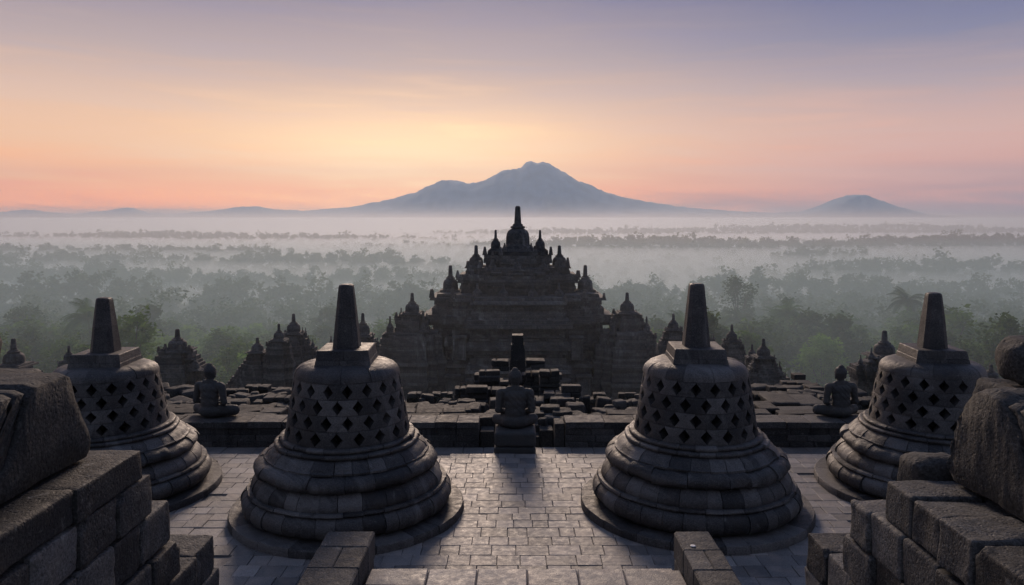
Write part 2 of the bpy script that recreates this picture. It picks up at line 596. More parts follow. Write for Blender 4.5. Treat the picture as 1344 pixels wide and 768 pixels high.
# ------------------------------------------------------------------ terrace
def build_terrace():
    rnd = random.Random(3)
    mb = MB()
    mb.box(-14, 14, 3.0, 15.36, -.7, -.022, bev=.01, tint=.0)     # bedding under the flags
    y = 15.43
    recess = {(9, -1), (11, 0), (13, -1)}
    while y > 8.4:
        d = rnd.uniform(.25, .33) if y > 12 else rnd.uniform(.28, .36)
        x = -11 + rnd.uniform(0, .3)
        while x < 11:
            w = rnd.choice((.26, .3, .33, .38, .45)) * rnd.uniform(.9, 1.15)
            dz = rnd.gauss(0, .003)
            if rnd.random() < .012: dz = -.035
            t = min(1, max(0, rnd.gauss(.5, .17)))
            if rnd.random() < .08: t *= .35
            gap = rnd.uniform(.0015, .0045)
            mb.box(x + gap, x + w - gap, y - d + gap, y - gap, -.14, dz, bev=rnd.uniform(.004, .009), jit=.002, tint=t, rnd=rnd)
            x += w
        y -= d
    o = mb.build('terrace_paving', M_PAVE)
    tag(o, kind='structure')
    # the sunken strip between the terrace and the parapet
    mb = MB()
    x = -12
    while x < 12:
        w = rnd.uniform(.4, .7)
        mb.box(x + .004, x + w - .004, 15.44, 15.92, -.4, -.15 + rnd.gauss(0, .004), bev=.008, tint=rnd.gauss(.4, .12), rnd=rnd)
        mb.box(x + .1 + .004, x + w + .1 - .004, 15.925, 16.36, -.4, -.15 + rnd.gauss(0, .004), bev=.008, tint=rnd.gauss(.4, .12), rnd=rnd)
        x += w
    tag(mb.build('gutter_path', M_PAVE), kind='structure')
    # top step of the stair at the viewer's feet
    for k in range(4):
        mb = MB()
        x = -1.66
        y1 = 10.02 - k * .42
        while x < 1.98:
            w = min(rnd.uniform(.42, .75), 1.98 - x)
            if 1.98 - x - w < .2: w = 1.98 - x
            mb.box(x + .003, x + w - .003, y1 - .42, y1, -.3, .13 + k * .2 + rnd.gauss(0, .006), bev=.014, jit=.006, tint=rnd.gauss(.5, .16), rnd=rnd)
            x += w
        tag(mb.build('stair_step', M_PAVE), kind='structure')


build_terrace()


# ------------------------------------------------------------------ the perforated stupas
def arc(cr, cz, rad, a0, a1, n):
    return [(cr + rad * math.cos(math.radians(a0 + (a1 - a0) * i / n)), cz + rad * math.sin(math.radians(a0 + (a1 - a0) * i / n))) for i in range(n + 1)]


def ring(mb, outer, rin, nblk, rnd, gap=.008, jr=.008, jz=.0, tmean=.42, tvar=.2, light=.16, off=0.0):
    """a course of curved stones: outer profile from bottom to top, closed at rin"""
    prof = [(rin, outer[0][1])] + outer + [(rin, outer[-1][1])]
    rmax = max(r for r, z in outer)
    cuts = [off + 2 * PI * (i + rnd.uniform(-.22, .22)) / nblk for i in range(nblk)]
    for i in range(nblk):
        a0, a1 = cuts[i], cuts[(i + 1) % nblk] + (2 * PI if i == nblk - 1 else 0)
        g = gap / rmax
        t = min(1, max(0, rnd.gauss(tmean, tvar)))
        if rnd.random() < light: t = rnd.uniform(.75, 1)
        mb.wedge(prof, a0 + g / 2, a1 - g / 2, n=max(2, int((a1 - a0) / .045)), tint=t, dr=rnd.gauss(0, jr), dz=rnd.gauss(0, jz) if jz else 0)


def build_stupa(label, seed):
    rnd = random.Random(seed)
    root = empty('perforated_stupa', (0, 0, 0))
    tag(root, label, 'stupa', 'bell shaped stupas on the terrace')
    mb = MB()
    ring(mb, [(1.90, 0), (1.90, .105), (1.885, .128)], .7, 20, rnd, tmean=.3, tvar=.1, jr=.006)
    auto_smooth(mb.weather(0.008, 4, seed).build('plinth', M_STUPA, root), 35)
    mb = MB()
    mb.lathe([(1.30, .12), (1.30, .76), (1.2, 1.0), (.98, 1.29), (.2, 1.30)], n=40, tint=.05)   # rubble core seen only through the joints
    ring(mb, [(1.55, .13)] + arc(1.535, .305, .168, -80, 80, 9) + [(1.52, .474)], .9, 34, rnd, jr=.011, tmean=.4, tvar=.24)
    auto_smooth(mb.weather(0.008, 5, seed).build('lower_ring', M_STUPA, root), 45)
    mb = MB()
    ring(mb, [(1.615, .476), (1.625, .495), (1.61, .527)], .9, 30, rnd, jr=.008, tmean=.3, tvar=.18)
    ring(mb, [(1.54, .53), (1.545, .57), (1.525, .63), (1.48, .69), (1.43, .735), (1.37, .765)], .9, 30, rnd, jr=.009, tmean=.38, tvar=.26)
    auto_smooth(mb.weather(0.008, 5, seed).build('sloping_course', M_STUPA, root), 45)
    mb = MB()
    ring(mb, [(1.36, .767), (1.43, .78), (1.475, .83), (1.48, .875), (1.455, .93), (1.40, .975), (1.32, .998)], .9, 17, rnd, jr=.016, jz=.01, tmean=.3, tvar=.12, light=.03)
    o = mb.weather(0.024, 6, seed).build('lotus_ring', M_STUPA, root)
    auto_smooth(o, 45)
    mb = MB()
    ring(mb, [(1.335, 1.0), (1.335, 1.03), (1.30, 1.045), (1.27, 1.10), (1.19, 1.155), (1.14, 1.175)], .8, 28, rnd, tmean=.4, tvar=.22, light=.14)
    auto_smooth(mb.weather(0.009, 6, seed).build('upper_course', M_STUPA, root), 40)
    mb = MB()
    ring(mb, [(1.155, 1.177)] + arc(1.14, 1.212, .035, -70, 70, 4) + [(1.13, 1.248)], .8, 22, rnd, tmean=.35, tvar=.15)
    ring(mb, [(1.085, 1.25)] + arc(1.07, 1.285, .036, -70, 70, 4) + [(1.06, 1.322)], .7, 22, rnd, tmean=.35, tvar=.15)
    auto_smooth(mb.weather(0.008, 7, seed).build('bell_moulding', M_STUPA, root), 45)
    # the bell: four rows of hourglass stones that leave diamond openings
    mb = MB()
    R = lambda z: float(np.interp(z, [1.32, 1.56, 1.80, 2.04, 2.28], [1.015, .972, .935, .897, .852]))
    nb, th = 18, .25
    for row in range(4):
        z0 = 1.322 + row * .239; z1 = z0 + .237
        for i in range(nb):
            ac = 2 * PI * (i + (.5 if row % 2 else 0)) / nb
            ha = PI / nb
            t = min(1, max(0, rnd.gauss(.40, .17)))
            if rnd.random() < .07: t = .85
            dr = rnd.gauss(0, .004)
            nt_, cut = .54 + rnd.uniform(-.025, .025), .0025
            zs = [z0 + .002, z0 + .024, z0 + .118, z1 - .024, z1 - .002]
            ws = [1.0, .965, 1 - nt_, .965, 1.0]
            us = [-1, -.5, 0, .5, 1]
            vs_ = []
            for lay in (0, 1):
                for z, w in zip(zs, ws):
                    for u in us:
                        a = ac + u * (ha * w - cut / R(z))
                        r = R(z) + dr - (th if lay else 0) + (.0 if lay else -.006 * (abs(u) == 1) - .004 * (z in (zs[0], zs[-1])))
                        vs_.append((r * math.cos(a), r * math.sin(a), z))
            nu, nz_ = 5, 5
            fs = []
            B = nu * nz_
            for q in range(nz_ - 1):
                for u in range(nu - 1):
                    a = q * nu + u
                    fs.append((a, a + 1, a + nu + 1, a + nu))
                    fs.append((B + a, B + a + nu, B + a + nu + 1, B + a + 1))
            for q in range(nz_ - 1):
                for u, fl in ((0, 0), (nu - 1, 1)):
                    a = q * nu + u
                    k = (a, a + nu, B + a + nu, B + a)
                    fs.append(k[::-1] if fl else k)
            for q, fl in ((0, 0), (nz_ - 1, 1)):
                for u in range(nu - 1):
                    a = q * nu + u
                    k = (a, B + a, B + a + 1, a + 1)
                    fs.append(k[::-1] if fl else k)
            mb.add(vs_, fs, t)
    o = mb.weather(0.006, 5, seed).build('bell', M_STUPA, root)
    auto_smooth(o, 30)
    mb = MB()
    ring(mb, [(.852, 2.279), (.846, 2.33), (.822, 2.385), (.77, 2.435), (.69, 2.472), (.58, 2.49)], .28, 13, rnd, tmean=.4, tvar=.14, gap=.004)
    auto_smooth(mb.weather(0.008, 4, seed).build('shoulder', M_STUPA, root), 40)
    mb = MB()
    for z0, z1, h0, h1, sp in ((2.43, 2.572, .455, .435, (-.1, .2)), (2.575, 2.725, .43, .405, (.05,))):
        xs = [-1] + list(sp) + [1]
        for a, b in zip(xs, xs[1:]):
            t = rnd.uniform(.25, .55)
            g = .003
            vs_ = []
            for z, h, e in ((z0, h0, .0), (z1 - .012, h1, 0), (z1, h1, .012)):
                vs_ += [(a * h + (g if a > -1 else e), -h + e, z), (b * h - (g if b < 1 else e), -h + e, z), (b * h - (g if b < 1 else e), h - e, z), (a * h + (g if a > -1 else e), h - e, z)]
            fs = [(3, 2, 1, 0), (8, 9, 10, 11)]
            for q in (0, 4):
                for i in range(4):
                    j = (i + 1) % 4
                    fs.append((q + i, q + j, q + 4 + j, q + 4 + i))
            mb.add(vs_, fs, t)
    mb.weather(0.008, 4, seed).build('harmika', M_STUPA, root)
    mb = MB()
    for z0, z1, h0, h1 in ((2.726, 3.22, .212, .166), (3.224, 3.76, .166, .117)):
        pts = []
        cap = z1 > 3.5
        lv = [(z0, h0), (z1, h1)] if not cap else [(z0, h0), (z1 - .05, h1), (z1 - .015, h1 * .92), (z1, h1 * .72)]
        vs_ = []
        for z, h in lv:
            c = h * .62
            vs_ += [(-c, -h, z), (c, -h, z), (h, -c, z), (h, c, z), (c, h, z), (-c, h, z), (-h, c, z), (-h, -c, z)]
        fs = [tuple(range(8))[::-1], tuple(range(8 * (len(lv) - 1), 8 * len(lv)))]
        for q in range(len(lv) - 1):
            for i in range(8):
                j = (i + 1) % 8
                fs.append((8 * q + i, 8 * q + j, 8 * q + 8 + j, 8 * q + 8 + i))
        mb.add(vs_, fs, rnd.uniform(.3, .45))
    mb.weather(0.007, 4, seed).build('spire', M_STUPA, root)
    return root


BELL_BLOCK = MB()          # roughly figure-shaped dark mass, added inside each bell to block light through the openings
BELL_BLOCK.lathe([(.62, 0), (.66, .1), (.60, .28), (.45, .36), (.40, .55), (.44, .72), (.38, .82), (.15, .88), (.17, 1.0), (.13, 1.12), (.0, 1.17)], n=18, tint=.2)
for loc, rz, sc, lab, sd in (((-2.72, 12.48, 0), 2, (1, 1, 1), 'tall bell stupa behind the bare stair side wall, left of the central statue', 11),
                             ((3.07, 12.62, 0), -3, (1, 1, 1), 'tall bell stupa with latticed bell standing behind the block with the white disc', 12),
                             ((-7.2, 13.4, 0), 3, (1, 1, .915), 'bell stupa half hidden behind the big flat-sided coping stone, leftmost of the four', 13),
                             ((7.5, 13.5, 0), -6, (1, 1, .935), 'bell stupa half hidden behind the rough round-topped boulder, rightmost of the four', 14)):
    c = build_stupa(lab, sd)
    f = BELL_BLOCK.build('inner_light_block', M_STUPA, c, smooth=True)
    f.location.z = 1.31
    c.location = loc; c.rotation_euler.z = math.radians(rz); c.scale = sc


# ------------------------------------------------------------------ parapet and foreground walls
def rock(mb, x0, x1, y0, y1, z0, z1, seed, n=9, rough=.02, rnd_=.06, tint=.5):
    """a rough-hewn block: a fine grid box with rounded arrises, pushed about by noise"""
    c = Vector(((x0 + x1) / 2, (y0 + y1) / 2, (z0 + z1) / 2))
    h = Vector(((x1 - x0) / 2, (y1 - y0) / 2, (z1 - z0) / 2))
    r = min(rnd_, min(h) * .8)
    rc = random.Random(seed)
    cache, vs_, fs = {}, [], []
    so = Vector((seed * 1.37, seed * .71, seed * 2.13))

    chips = [(Vector((rc.choice((-1, 1)) * h.x, rc.choice((-1, 1)) * h.y, rc.choice((-1, 1)) * h.z)) + c, rc.uniform(.03, .09)) for _ in range(rc.choice((0, 1, 1, 2)))]

    def vert(k):
        if k in cache: return cache[k]
        q = Vector((k[0] / n * 2 - 1, k[1] / n * 2 - 1, k[2] / n * 2 - 1))
        # pull grid lines towards the arrises
        q = Vector([math.copysign(abs(t) ** .5, t) for t in q])
        p = Vector((q.x * h.x, q.y * h.y, q.z * h.z))
        inner = Vector([max(-(h[i] - r), min(h[i] - r, p[i])) for i in range(3)])
        d = p - inner
        if d.length > 1e-6:
            nrm = d.normalized()
            p = inner + nrm * min(d.length, r) if d.length > r else p
        else:
            nrm = p.normalized()
        w = c + p
        a = noise.fractal(w * 2.2 + so, 1.0, 2.0, 3) * rough * 1.2 + noise.fractal(w * 9 + so, 1.0, 2.0, 3) * rough * .55
        w = w + nrm * a
        for q_, R_ in chips:                       # broken corners
            e = w - q_
            if e.length < R_:
                w = w.lerp(c, min(.5, (R_ - e.length) / max(.05, (w - c).length) * .9))
        cache[k] = len(vs_); vs_.append(w)
        return cache[k]

    for ax in range(3):
        u, v = (ax + 1) % 3, (ax + 2) % 3
        for sg in (0, n):
            for i in range(n):
                for j in range(n):
                    q = []
                    for di, dj in ((0, 0), (1, 0), (1, 1), (0, 1)):
                        k = [0, 0, 0]; k[ax] = sg; k[u] = i + di; k[v] = j + dj
                        q.append(vert(tuple(k)))
                    fs.append(q if sg else q[::-1])
    mb.add(vs_, fs, tint)


def rock_wall(name, label, side, courses, seed, thick=1.5):
    """a dry stone wall along Y; courses = (z0, z1, far end Y); side = +1 / -1, inner face at |x| = 3"""
    rnd = random.Random(seed)
    mb = MB()
    for k, (z0, z1, yend) in enumerate(courses):
        y = yend
        while y > 2.6:
            L = rnd.uniform(.34, .56)
            if side < 0 and z1 > 2.9: L = rnd.uniform(.85, 1.1)
            x0 = 2.97 + rnd.uniform(-.025, .03)
            w = rnd.uniform(.5, .75) if k else 1.0
            t = min(1, max(0, rnd.gauss(.36, .27)))
            hi = z1 + (rnd.uniform(-.015, .015))
            a, b = (x0, x0 + w) if side > 0 else (-x0 - w, -x0)
            rock(mb, a, b, y - L + .006, y - .006, z0 + .006, hi - .004, rnd.uniform(0, 99), n=12, rough=rnd.uniform(.010, .022), rnd_=rnd.uniform(.014, .03), tint=t)
            a, b = (x0 + w + .01, 2.97 + thick) if side > 0 else (-2.97 - thick, -x0 - w - .01)
            rock(mb, a, b, y - L + .006, y - .006, z0 + .006, hi - .008, rnd.uniform(0, 99), n=6, rough=.013, rnd_=.035, tint=t)
            y -= L
    o = auto_smooth(mb.build(name, M_WALL), 34)
    return tag(o, label, 'wall')


LEFT = [(-.05, .3, 7.9), (.3, .62, 7.85), (.62, .95, 7.8), (.95, 1.3, 7.6), (1.3, 1.68, 7.52), (1.69, 2.02, 6.66), (2.02, 2.40, 6.55), (2.41, 2.74, 6.2), (2.75, 3.0, 6.05)]
RIGHT = [(-.05, .3, 7.9), (.3, .62, 7.85), (.62, .95, 7.8), (.95, 1.3, 7.62), (1.3, 1.69, 7.56), (1.70, 2.06, 6.66), (2.06, 2.42, 6.53), (2.43, 2.77, 6.02)]
rock_wall('stone_wall', 'stepped dry stone wall of dark weathered blocks under the flat-sided coping stone', -1, LEFT, 21)
rock_wall('stone_wall', 'stepped dry stone wall of rough blocks carrying the round-topped boulder', 1, RIGHT, 34)


def coping(name, label, side, x0, depth, prof, seed, rough, moulding=None, mat=M_ROCK, tint=.4, cat='coping stone'):
    """carved end stone: profile in the Y-Z plane given thickness along X, with a recessed moulding on its near edge"""
    bm = bmesh.new()
    n = len(prof)
    sgn = 1 if side > 0 else -1
    nx = 14
    grid = []
    for i in range(nx + 1):
        u = i / nx
        e = min(u, 1 - u)
        ins = .03 * max(0, 1 - e * nx / 1.2) ** 2
        cy = sum(p[0] for p in prof) / n; cz = sum(p[1] for p in prof) / n
        ring_ = []
        for (y, z) in prof:
            d = Vector((y - cy, z - cz)); d = d * (1 - ins / max(d.length, .01))
            ring_.append(bm.verts.new((sgn * (x0 + depth * u), cy + d.x, cz + d.y)))
        grid.append(ring_)
    for i in range(nx):
        for k in range(n):
            j = (k + 1) % n
            bm.faces.new((grid[i][k], grid[i][j], grid[i + 1][j], grid[i + 1][k]))
    f0 = bm.faces.new(grid[0]); f1 = bm.faces.new(grid[nx][::-1])
    res = bmesh.ops.triangulate(bm, faces=[f0, f1])
    bmesh.ops.subdivide_edges(bm, edges=bm.edges[:], cuts=2, use_grid_fill=True)
    bmesh.ops.recalc_face_normals(bm, faces=bm.faces[:])
    bm.normal_update()
    so = Vector((seed, seed * .3, seed * .7))
    for v in bm.verts:
        a = noise.fractal(v.co * 2.5 + so, 1.0, 2.0, 3) * rough + noise.fractal(v.co * 11 + so, 1.0, 2.0, 3) * rough * .4
        v.co += v.normal * a
    me = bpy.data.meshes.new(name)
    bm.to_mesh(me); bm.free()
    at_ = me.attributes.new('tint', 'FLOAT', 'POINT')
    at_.data.foreach_set('value', [tint] * len(me.vertices))
    me.materials.append(mat)
    me.polygons.foreach_set('use_smooth', [True] * len(me.polygons))
    o = tag(link(bpy.data.objects.new(name, me)), label, cat)
    if moulding:                         # a raised band that follows the near edge, a groove apart
        m = coping('moulding', None, side, x0 + .075, depth - .12, moulding, seed + 4, rough * .8, None, mat, tint, None)
        m.parent = o
        for d0, d1 in ((.04, .12), (.165, .29)):
            cur = [(y, z) for y, z in prof if y < min(p[0] for p in prof) * .5 + max(p[0] for p in prof) * .5 - .04 and z < max(p[1] for p in prof) - .004]
            band = [(y - d0, z) for y, z in cur] + [(y - d1, z) for y, z in cur[::-1]]
            coping('moulding', None, side, x0 + .012, depth - .1, band, seed + 9 + d0, rough * .8, None, mat, tint, None).parent = o
    return o


def dense(pts, step=.06):
    out = []
    for a, b in zip(pts, pts[1:] + pts[:1]):
        a, b = Vector(a), Vector(b)
        k = max(1, int((b - a).length / step))
        out += [tuple(a.lerp(b, i / k)) for i in range(k)]
    return out


PL = dense([(5.78, 3.012), (5.83, 3.06), (5.835, 3.14), (5.81, 3.22), (5.73, 3.36), (5.66, 3.50), (5.60, 3.66), (5.575, 3.705), (5.54, 3.72), (5.14, 3.72), (5.11, 3.70),
            (5.06, 3.66), (5.055, 3.60), (5.02, 3.59), (4.975, 3.50), (4.90, 3.36), (4.80, 3.25), (4.68, 3.17), (4.55, 3.10), (4.5, 3.012)])
PLM = [(y - (.10 if y < 5.3 and z < 3.715 else .0) - (.10 if y > 5.3 else 0), z - (.02 if z > 3.65 else 0)) for y, z in PL]
PRM = None
c = coping('coping_stone', 'big flat-sided coping stone with a sloping end and a grooved curved edge', -1, 3.26, 1.1, PL, 3.0, .006, tint=.33, moulding=PLM)
PR = dense([(5.90, 2.785), (5.97, 2.83), (5.99, 2.95), (5.93, 3.07), (5.90, 3.2), (5.84, 3.36), (5.74, 3.49), (5.62, 3.58), (5.50, 3.60), (5.38, 3.59), (5.22, 3.5), (5.16, 3.43),
            (5.10, 3.38), (5.02, 3.2), (4.93, 3.05), (4.86, 2.95), (4.8, 2.785)])
c = coping('coping_stone', 'rough round-topped boulder of a coping stone with a pitted grey face', 1, 3.46, .95, PR, 8.0, .022, tint=.5, moulding=[(y - .09, z - (.03 if z > 3.5 else 0)) for y, z in PR])

mb = MB()
rock(mb, 3.30, 3.75, 6.1, 6.45, 2.43, 2.86, 5, n=12, rough=.03, rnd_=.08, tint=.45)
tag(mb.build('stone_block', M_ROCK, smooth=True), 'small broken stone lying at the far end of the wall beside the boulder', 'stone block')
mb = MB()
rock(mb, 4.03, 4.9, 6.0, 6.6, 2.2, 3.46, 15, n=10, rough=.03, rnd_=.06, tint=.4)
mb2 = MB()
rock(mb2, 4.14, 4.62, 6.08, 6.5, 3.45, 3.84, 25, n=12, rough=.05, rnd_=.2, tint=.45)
tag(mb.build('stone_block', M_ROCK, smooth=True), 'tall worn block behind the boulder with a rounded knob on top', 'stone block')
tag(mb2.build('boulder', M_ROCK, smooth=True), 'rounded pitted stone knob cut off by the picture edge above the boulder', 'boulder')
mb = MB()
rock(mb, -4.80, -4.32, 6.0, 6.5, 3.55, 3.90, 45, n=12, rough=.03, rnd_=.15, tint=.4)
mb2 = MB()
rock(mb2, -4.9, -4.05, 5.9, 6.6, 2.2, 3.55, 65, n=10, rough=.02, rnd_=.06, tint=.4)
tag(mb.build('boulder', M_ROCK, smooth=True), 'dark rounded stone peeping over the flat-sided coping stone', 'boulder')
tag(mb2.build('stone_block', M_ROCK, smooth=True), 'upright dark block hidden behind the flat-sided coping stone', 'stone block')


def stair_post(x0, x1, label, seed):
    rnd = random.Random(seed)
    mb = MB()
    y = 9.2
    k = 0
    while y > 5.0:
        L = rnd.uniform(.42, .58)
        t = rnd.gauss(.45, .12)
        if k % 3 == 1:
            xm = x0 + (x1 - x0) * rnd.uniform(.35, .65)
            mb.box(x0, xm - .002, y - L + .003, y - .003, .66, 1.0, bev=.012, jit=.003, tint=t + .15, rnd=rnd)
            mb.box(xm + .002, x1, y - L + .003, y - .003, .66, 1.0, bev=.012, jit=.003, tint=t, rnd=rnd)
        else:
            mb.box(x0, x1, y - L + .003, y - .003, .66, 1.0 + rnd.gauss(0, .003), bev=.02, jit=.004, tint=t, rnd=rnd)
        y -= L; k += 1
    for z0, z1 in ((-.06, .32), (.325, .655)):
        y = 9.19
        while y > 5.0:
            L = rnd.uniform(.3, .55)
            mb.box(x0 + rnd.uniform(0, .012), x1 - rnd.uniform(0, .012), y - L + .003, y - .003, z0, z1, bev=.014, jit=.004, tint=rnd.gauss(.4, .2), rnd=rnd)
            y -= L
    return tag(mb.build('stair_wall', M_WALL), label, 'stair wall')


stair_post(-2.27, -1.69, 'square-edged stair side wall of grey blocks, bare on top, in front of the tall left stupa', 4)
stair_post(1.99, 2.43, 'square-edged stair side wall of grey blocks with a white disc on its end', 6)
mb = MB()
p = at(909.5, 716.3, 1)
q = (CAM_Z - 1.006) / (CAM_Z - p.z)
mb.lathe([(.0, .008), (.024, .008), (.030, .005), (.031, 0), (0, 0)], n=24, tint=.5)
o = mb.build('white_disc', M_WHITE)
o.location = (p.x * q, 1 * q, 1.003)
tag(o, 'small round white disc lying on the end of the stair wall', 'disc')


def course_wall(name, label, x0, x1, y0, y1, z0, courses, seed, mat=M_WALL, cap=True, ragged=0.0, lens=(.35, .7), cat='parapet wall', jitter=0.0):
    """a wall along X of squared blocks, with a wider capping course"""
    rnd = random.Random(seed)
    mb = MB()
    z = z0
    for k, h in enumerate(courses):
        top = cap and k == len(courses) - 1
        x = x0
        while x < x1 - .02:
            L = rnd.uniform(*lens) * (1.25 if top else 1)
            if x + L > x1 - .25: L = x1 - x
            if not (ragged and k >= len(courses) - 4 and noise.noise(Vector((x * 1.3, seed, k * .4))) > .42 - ragged * .17 * (k - len(courses) + 5)):
                e = .035 if top else rnd.uniform(-.006, .006)
                t = min(1, max(0, rnd.gauss(.4, .16)))
                if rnd.random() < .1: t = .75
                mb.box(x + .003, x + L - .003, y0 - e + rnd.gauss(0, jitter), y1 + (e if top else 0), z + .002, z + h - .001 + (rnd.gauss(0, .004) if top else 0), bev=.01 + jitter * .2, jit=.004 + jitter * .2, tint=t, rnd=rnd)
            x += L
        z += h
    return tag(mb.build(name, mat), label, cat)


course_wall('parapet_wall', 'low block parapet behind the left stupas with a seated statue on it', -12, -.72, 16.4, 16.95, -.2, (.16, .15, .15, .14), 2)
course_wall('parapet_wall', 'low block parapet behind the right stupas with a seated statue on it', 1.16, 12, 16.4, 16.95, -.2, (.16, .15, .15, .14), 9)


# ------------------------------------------------------------------ seated statues
def skin_field(f, lo, h):
    """one continuous quad surface round the inside (negative part) of a sampled distance field"""
    ins = f < 0
    nx, ny, nz = f.shape
    acc = np.zeros((nx - 1, ny - 1, nz - 1, 3)); cnt = np.zeros((nx - 1, ny - 1, nz - 1))
    corner = [(a, b, c) for a in (0, 1) for b in (0, 1) for c in (0, 1)]
    cut = lambda o: (slice(o[0], nx - 1 + o[0]), slice(o[1], ny - 1 + o[1]), slice(o[2], nz - 1 + o[2]))
    for a in corner:
        for ax in range(3):
            if a[ax]: continue
            b = tuple(1 if q == ax else a[q] for q in range(3))
            fa, fb = f[cut(a)], f[cut(b)]
            m = (fa < 0) != (fb < 0)
            t = np.where(m, fa / np.where(m, fa - fb, 1), 0)
            for q in range(3):
                acc[..., q] += np.where(m, a[q] + (t if q == ax else 0), 0)
            cnt += m
    act = cnt > 0
    idx = -np.ones(act.shape, int); idx[act] = np.arange(act.sum())
    pos = (np.argwhere(act) + acc[act] / cnt[act][:, None]) * h + np.array(lo)
    faces = []
    for ax in range(3):
        u, v = (ax + 1) % 3, (ax + 2) % 3
        a = np.moveaxis(ins, (ax, u, v), (0, 1, 2)); I = np.moveaxis(idx, (ax, u, v), (0, 1, 2))
        m = a[:-1, 1:-1, 1:-1] != a[1:, 1:-1, 1:-1]
        p = np.argwhere(m)
        x, y, z = p[:, 0], p[:, 1], p[:, 2]
        q = np.stack([I[x, y, z], I[x, y + 1, z], I[x, y + 1, z + 1], I[x, y, z + 1]], 1)
        fl = ~a[:-1, 1:-1, 1:-1][m]
        q[fl] = q[fl][:, ::-1]
        faces.append(q)
    return pos, np.concatenate(faces)


def statue_mesh(kx=1.0, seed=1):
    H = .0115
    lo = np.array((-.72, -.32, -.04)); hi = np.array((.72, .52, 1.27))
    n = np.ceil((hi - lo) / H).astype(int)
    ax = [lo[q] + H * np.arange(n[q]) for q in range(3)]
    field = np.full(n, 1.0)

    def blend(box, fn, k=.022):
        sl = []
        for q in range(3):
            a = max(0, int((box[0][q] - .06 - lo[q]) / H)); b = min(n[q], int((box[1][q] + .06 - lo[q]) / H) + 1)
            sl.append(slice(a, b))
        sl = tuple(sl)
        X, Y, Z = np.meshgrid(ax[0][sl[0]], ax[1][sl[1]], ax[2][sl[2]], indexing='ij')
        d = fn(X, Y, Z)
        a = field[sl]
        hh = np.clip(k - np.abs(a - d), 0, None) / k
        field[sl] = np.minimum(a, d) - hh * hh * k * .25

    def ell(c, r, ball=None, k=.022):
        def fn(X, Y, Z):
            p = np.sqrt(((X - c[0]) / r[0]) ** 2 + ((Y - c[1]) / r[1]) ** 2 + ((Z - c[2]) / r[2]) ** 2)
            return (p - 1) * min(r)
        blend(([c[q] - r[q] for q in range(3)], [c[q] + r[q] for q in range(3)]), fn, k)

    def limb(a, b, ra, rb, k=9):
        a, b = np.array(a, float), np.array(b, float)
        d = b - a; dd = d @ d; R = max(ra, rb)

        def fn(X, Y, Z):
            t = np.clip(((X - a[0]) * d[0] + (Y - a[1]) * d[1] + (Z - a[2]) * d[2]) / dd, 0, 1)
            return np.sqrt((X - a[0] - t * d[0]) ** 2 + (Y - a[1] - t * d[1]) ** 2 + (Z - a[2] - t * d[2]) ** 2) - (ra + (rb - ra) * t)
        blend((np.minimum(a, b) - R, np.maximum(a, b) + R), fn, .022 if R > .03 else .006)

    ell((0, -.02, .15), (.27, .20, .16)); ell((0, -.04, .33), (.205, .145, .2)); ell((0, -.03, .50), (.215, .145, .2))
    ell((0, -.02, .64), (.245, .145, .15)); limb((-.25, -.01, .715), (.25, -.01, .715), .082, .082, 12)
    limb((-.12, -.02, .77), (.12, -.02, .77), .07, .07, 6)
    limb((0, -.01, .78), (0, .01, .90), .085, .078, 4)
    ell((0, .01, 1.0), (.118, .135, .155)); ell((0, -.02, 1.04), (.122, .125, .12)); ell((0, -.025, 1.165), (.062, .065, .05))
    ell((0, .145, .985), (.016, .022, .035)); ell((0, .12, .93), (.04, .022, .012)); ell((0, .11, .885), (.05, .035, .03))
    for s in (-1, 1):
        ell((s * .045, .125, 1.01), (.026, .012, .010)); ell((s * .045, .12, 1.045), (.034, .016, .010))
        ell((s * .120, .0, .955), (.018, .032, .075))
        limb((s * .295, -.01, .70), (s * .345 * kx ** .3, -.03, .37), .084, .066)
        limb((s * .345 * kx ** .3, -.03, .37), (s * .15, .24, .245), .063, .044)
        ell((s * .075, .27, .235 + .02 * s), (.085, .05, .026))
        for q in range(4):                                    # fingers laid across the lap, the other hand below
            limb((s * .03, .25 + q * .024, .24 + .02 * s), (-s * (.055 + .012 * (q in (1, 2))), .262 + q * .022, .243 + .02 * s), .016, .0145, 7)
        limb((s * .10, .235, .26 + .02 * s), (s * .02, .235, .285), .015, .012, 5)
        limb((s * .15, .04, .14), (s * .40 * kx, .20, .135), .145, .115)
        limb((s * .40 * kx, .20, .125), (-s * .05, .33, .10 + .02 * s), .105, .068)
        ell((-s * .14, .31, .13 + .025 * s), (.12, .05, .035))
    # rows of curls on the scalp
    for i in range(6):
        for j in range(13):
            th, ph = math.radians(12 + i * 16), 2 * PI * (j + .5 * (i % 2)) / 13
            d = Vector((math.sin(th) * math.cos(ph), math.sin(th) * math.sin(ph), math.cos(th)))
            if d.y > .55 and d.z < .6: continue
            ell((d.x * .118, -.01 + d.y * .128, 1.035 + d.z * .125), (.021, .021, .021), None, .004)
    pos, faces = skin_field(field, lo, H)
    out = bpy.data.meshes.new('figure')
    out.from_pydata(pos.tolist(), [], faces.tolist())
    out.update()
    nrm = [v.normal.copy() for v in out.vertices]
    for v, nv in zip(out.vertices, nrm):
        p = v.co.copy()
        q = (p.z - .48) + p.x * 1.05
        if nv.y < -.25 and .22 < p.z < .76:
            p = p + nv * (.009 * math.exp(-(q / .018) ** 2) + .005 * (q > 0) + .003 * math.sin(q * 60) * (q > .03))
        v.co = p + nv * (noise.fractal(p * 14 + Vector((seed, 0, 0)), 1.0, 2.0, 3) * .006)
    # the edge of the robe across the back
    at_ = out.attributes.new('tint', 'FLOAT', 'POINT')
    at_.data.foreach_set('value', [.45] * len(out.vertices))
    out.materials.clear(); out.materials.append(M_STATUE)
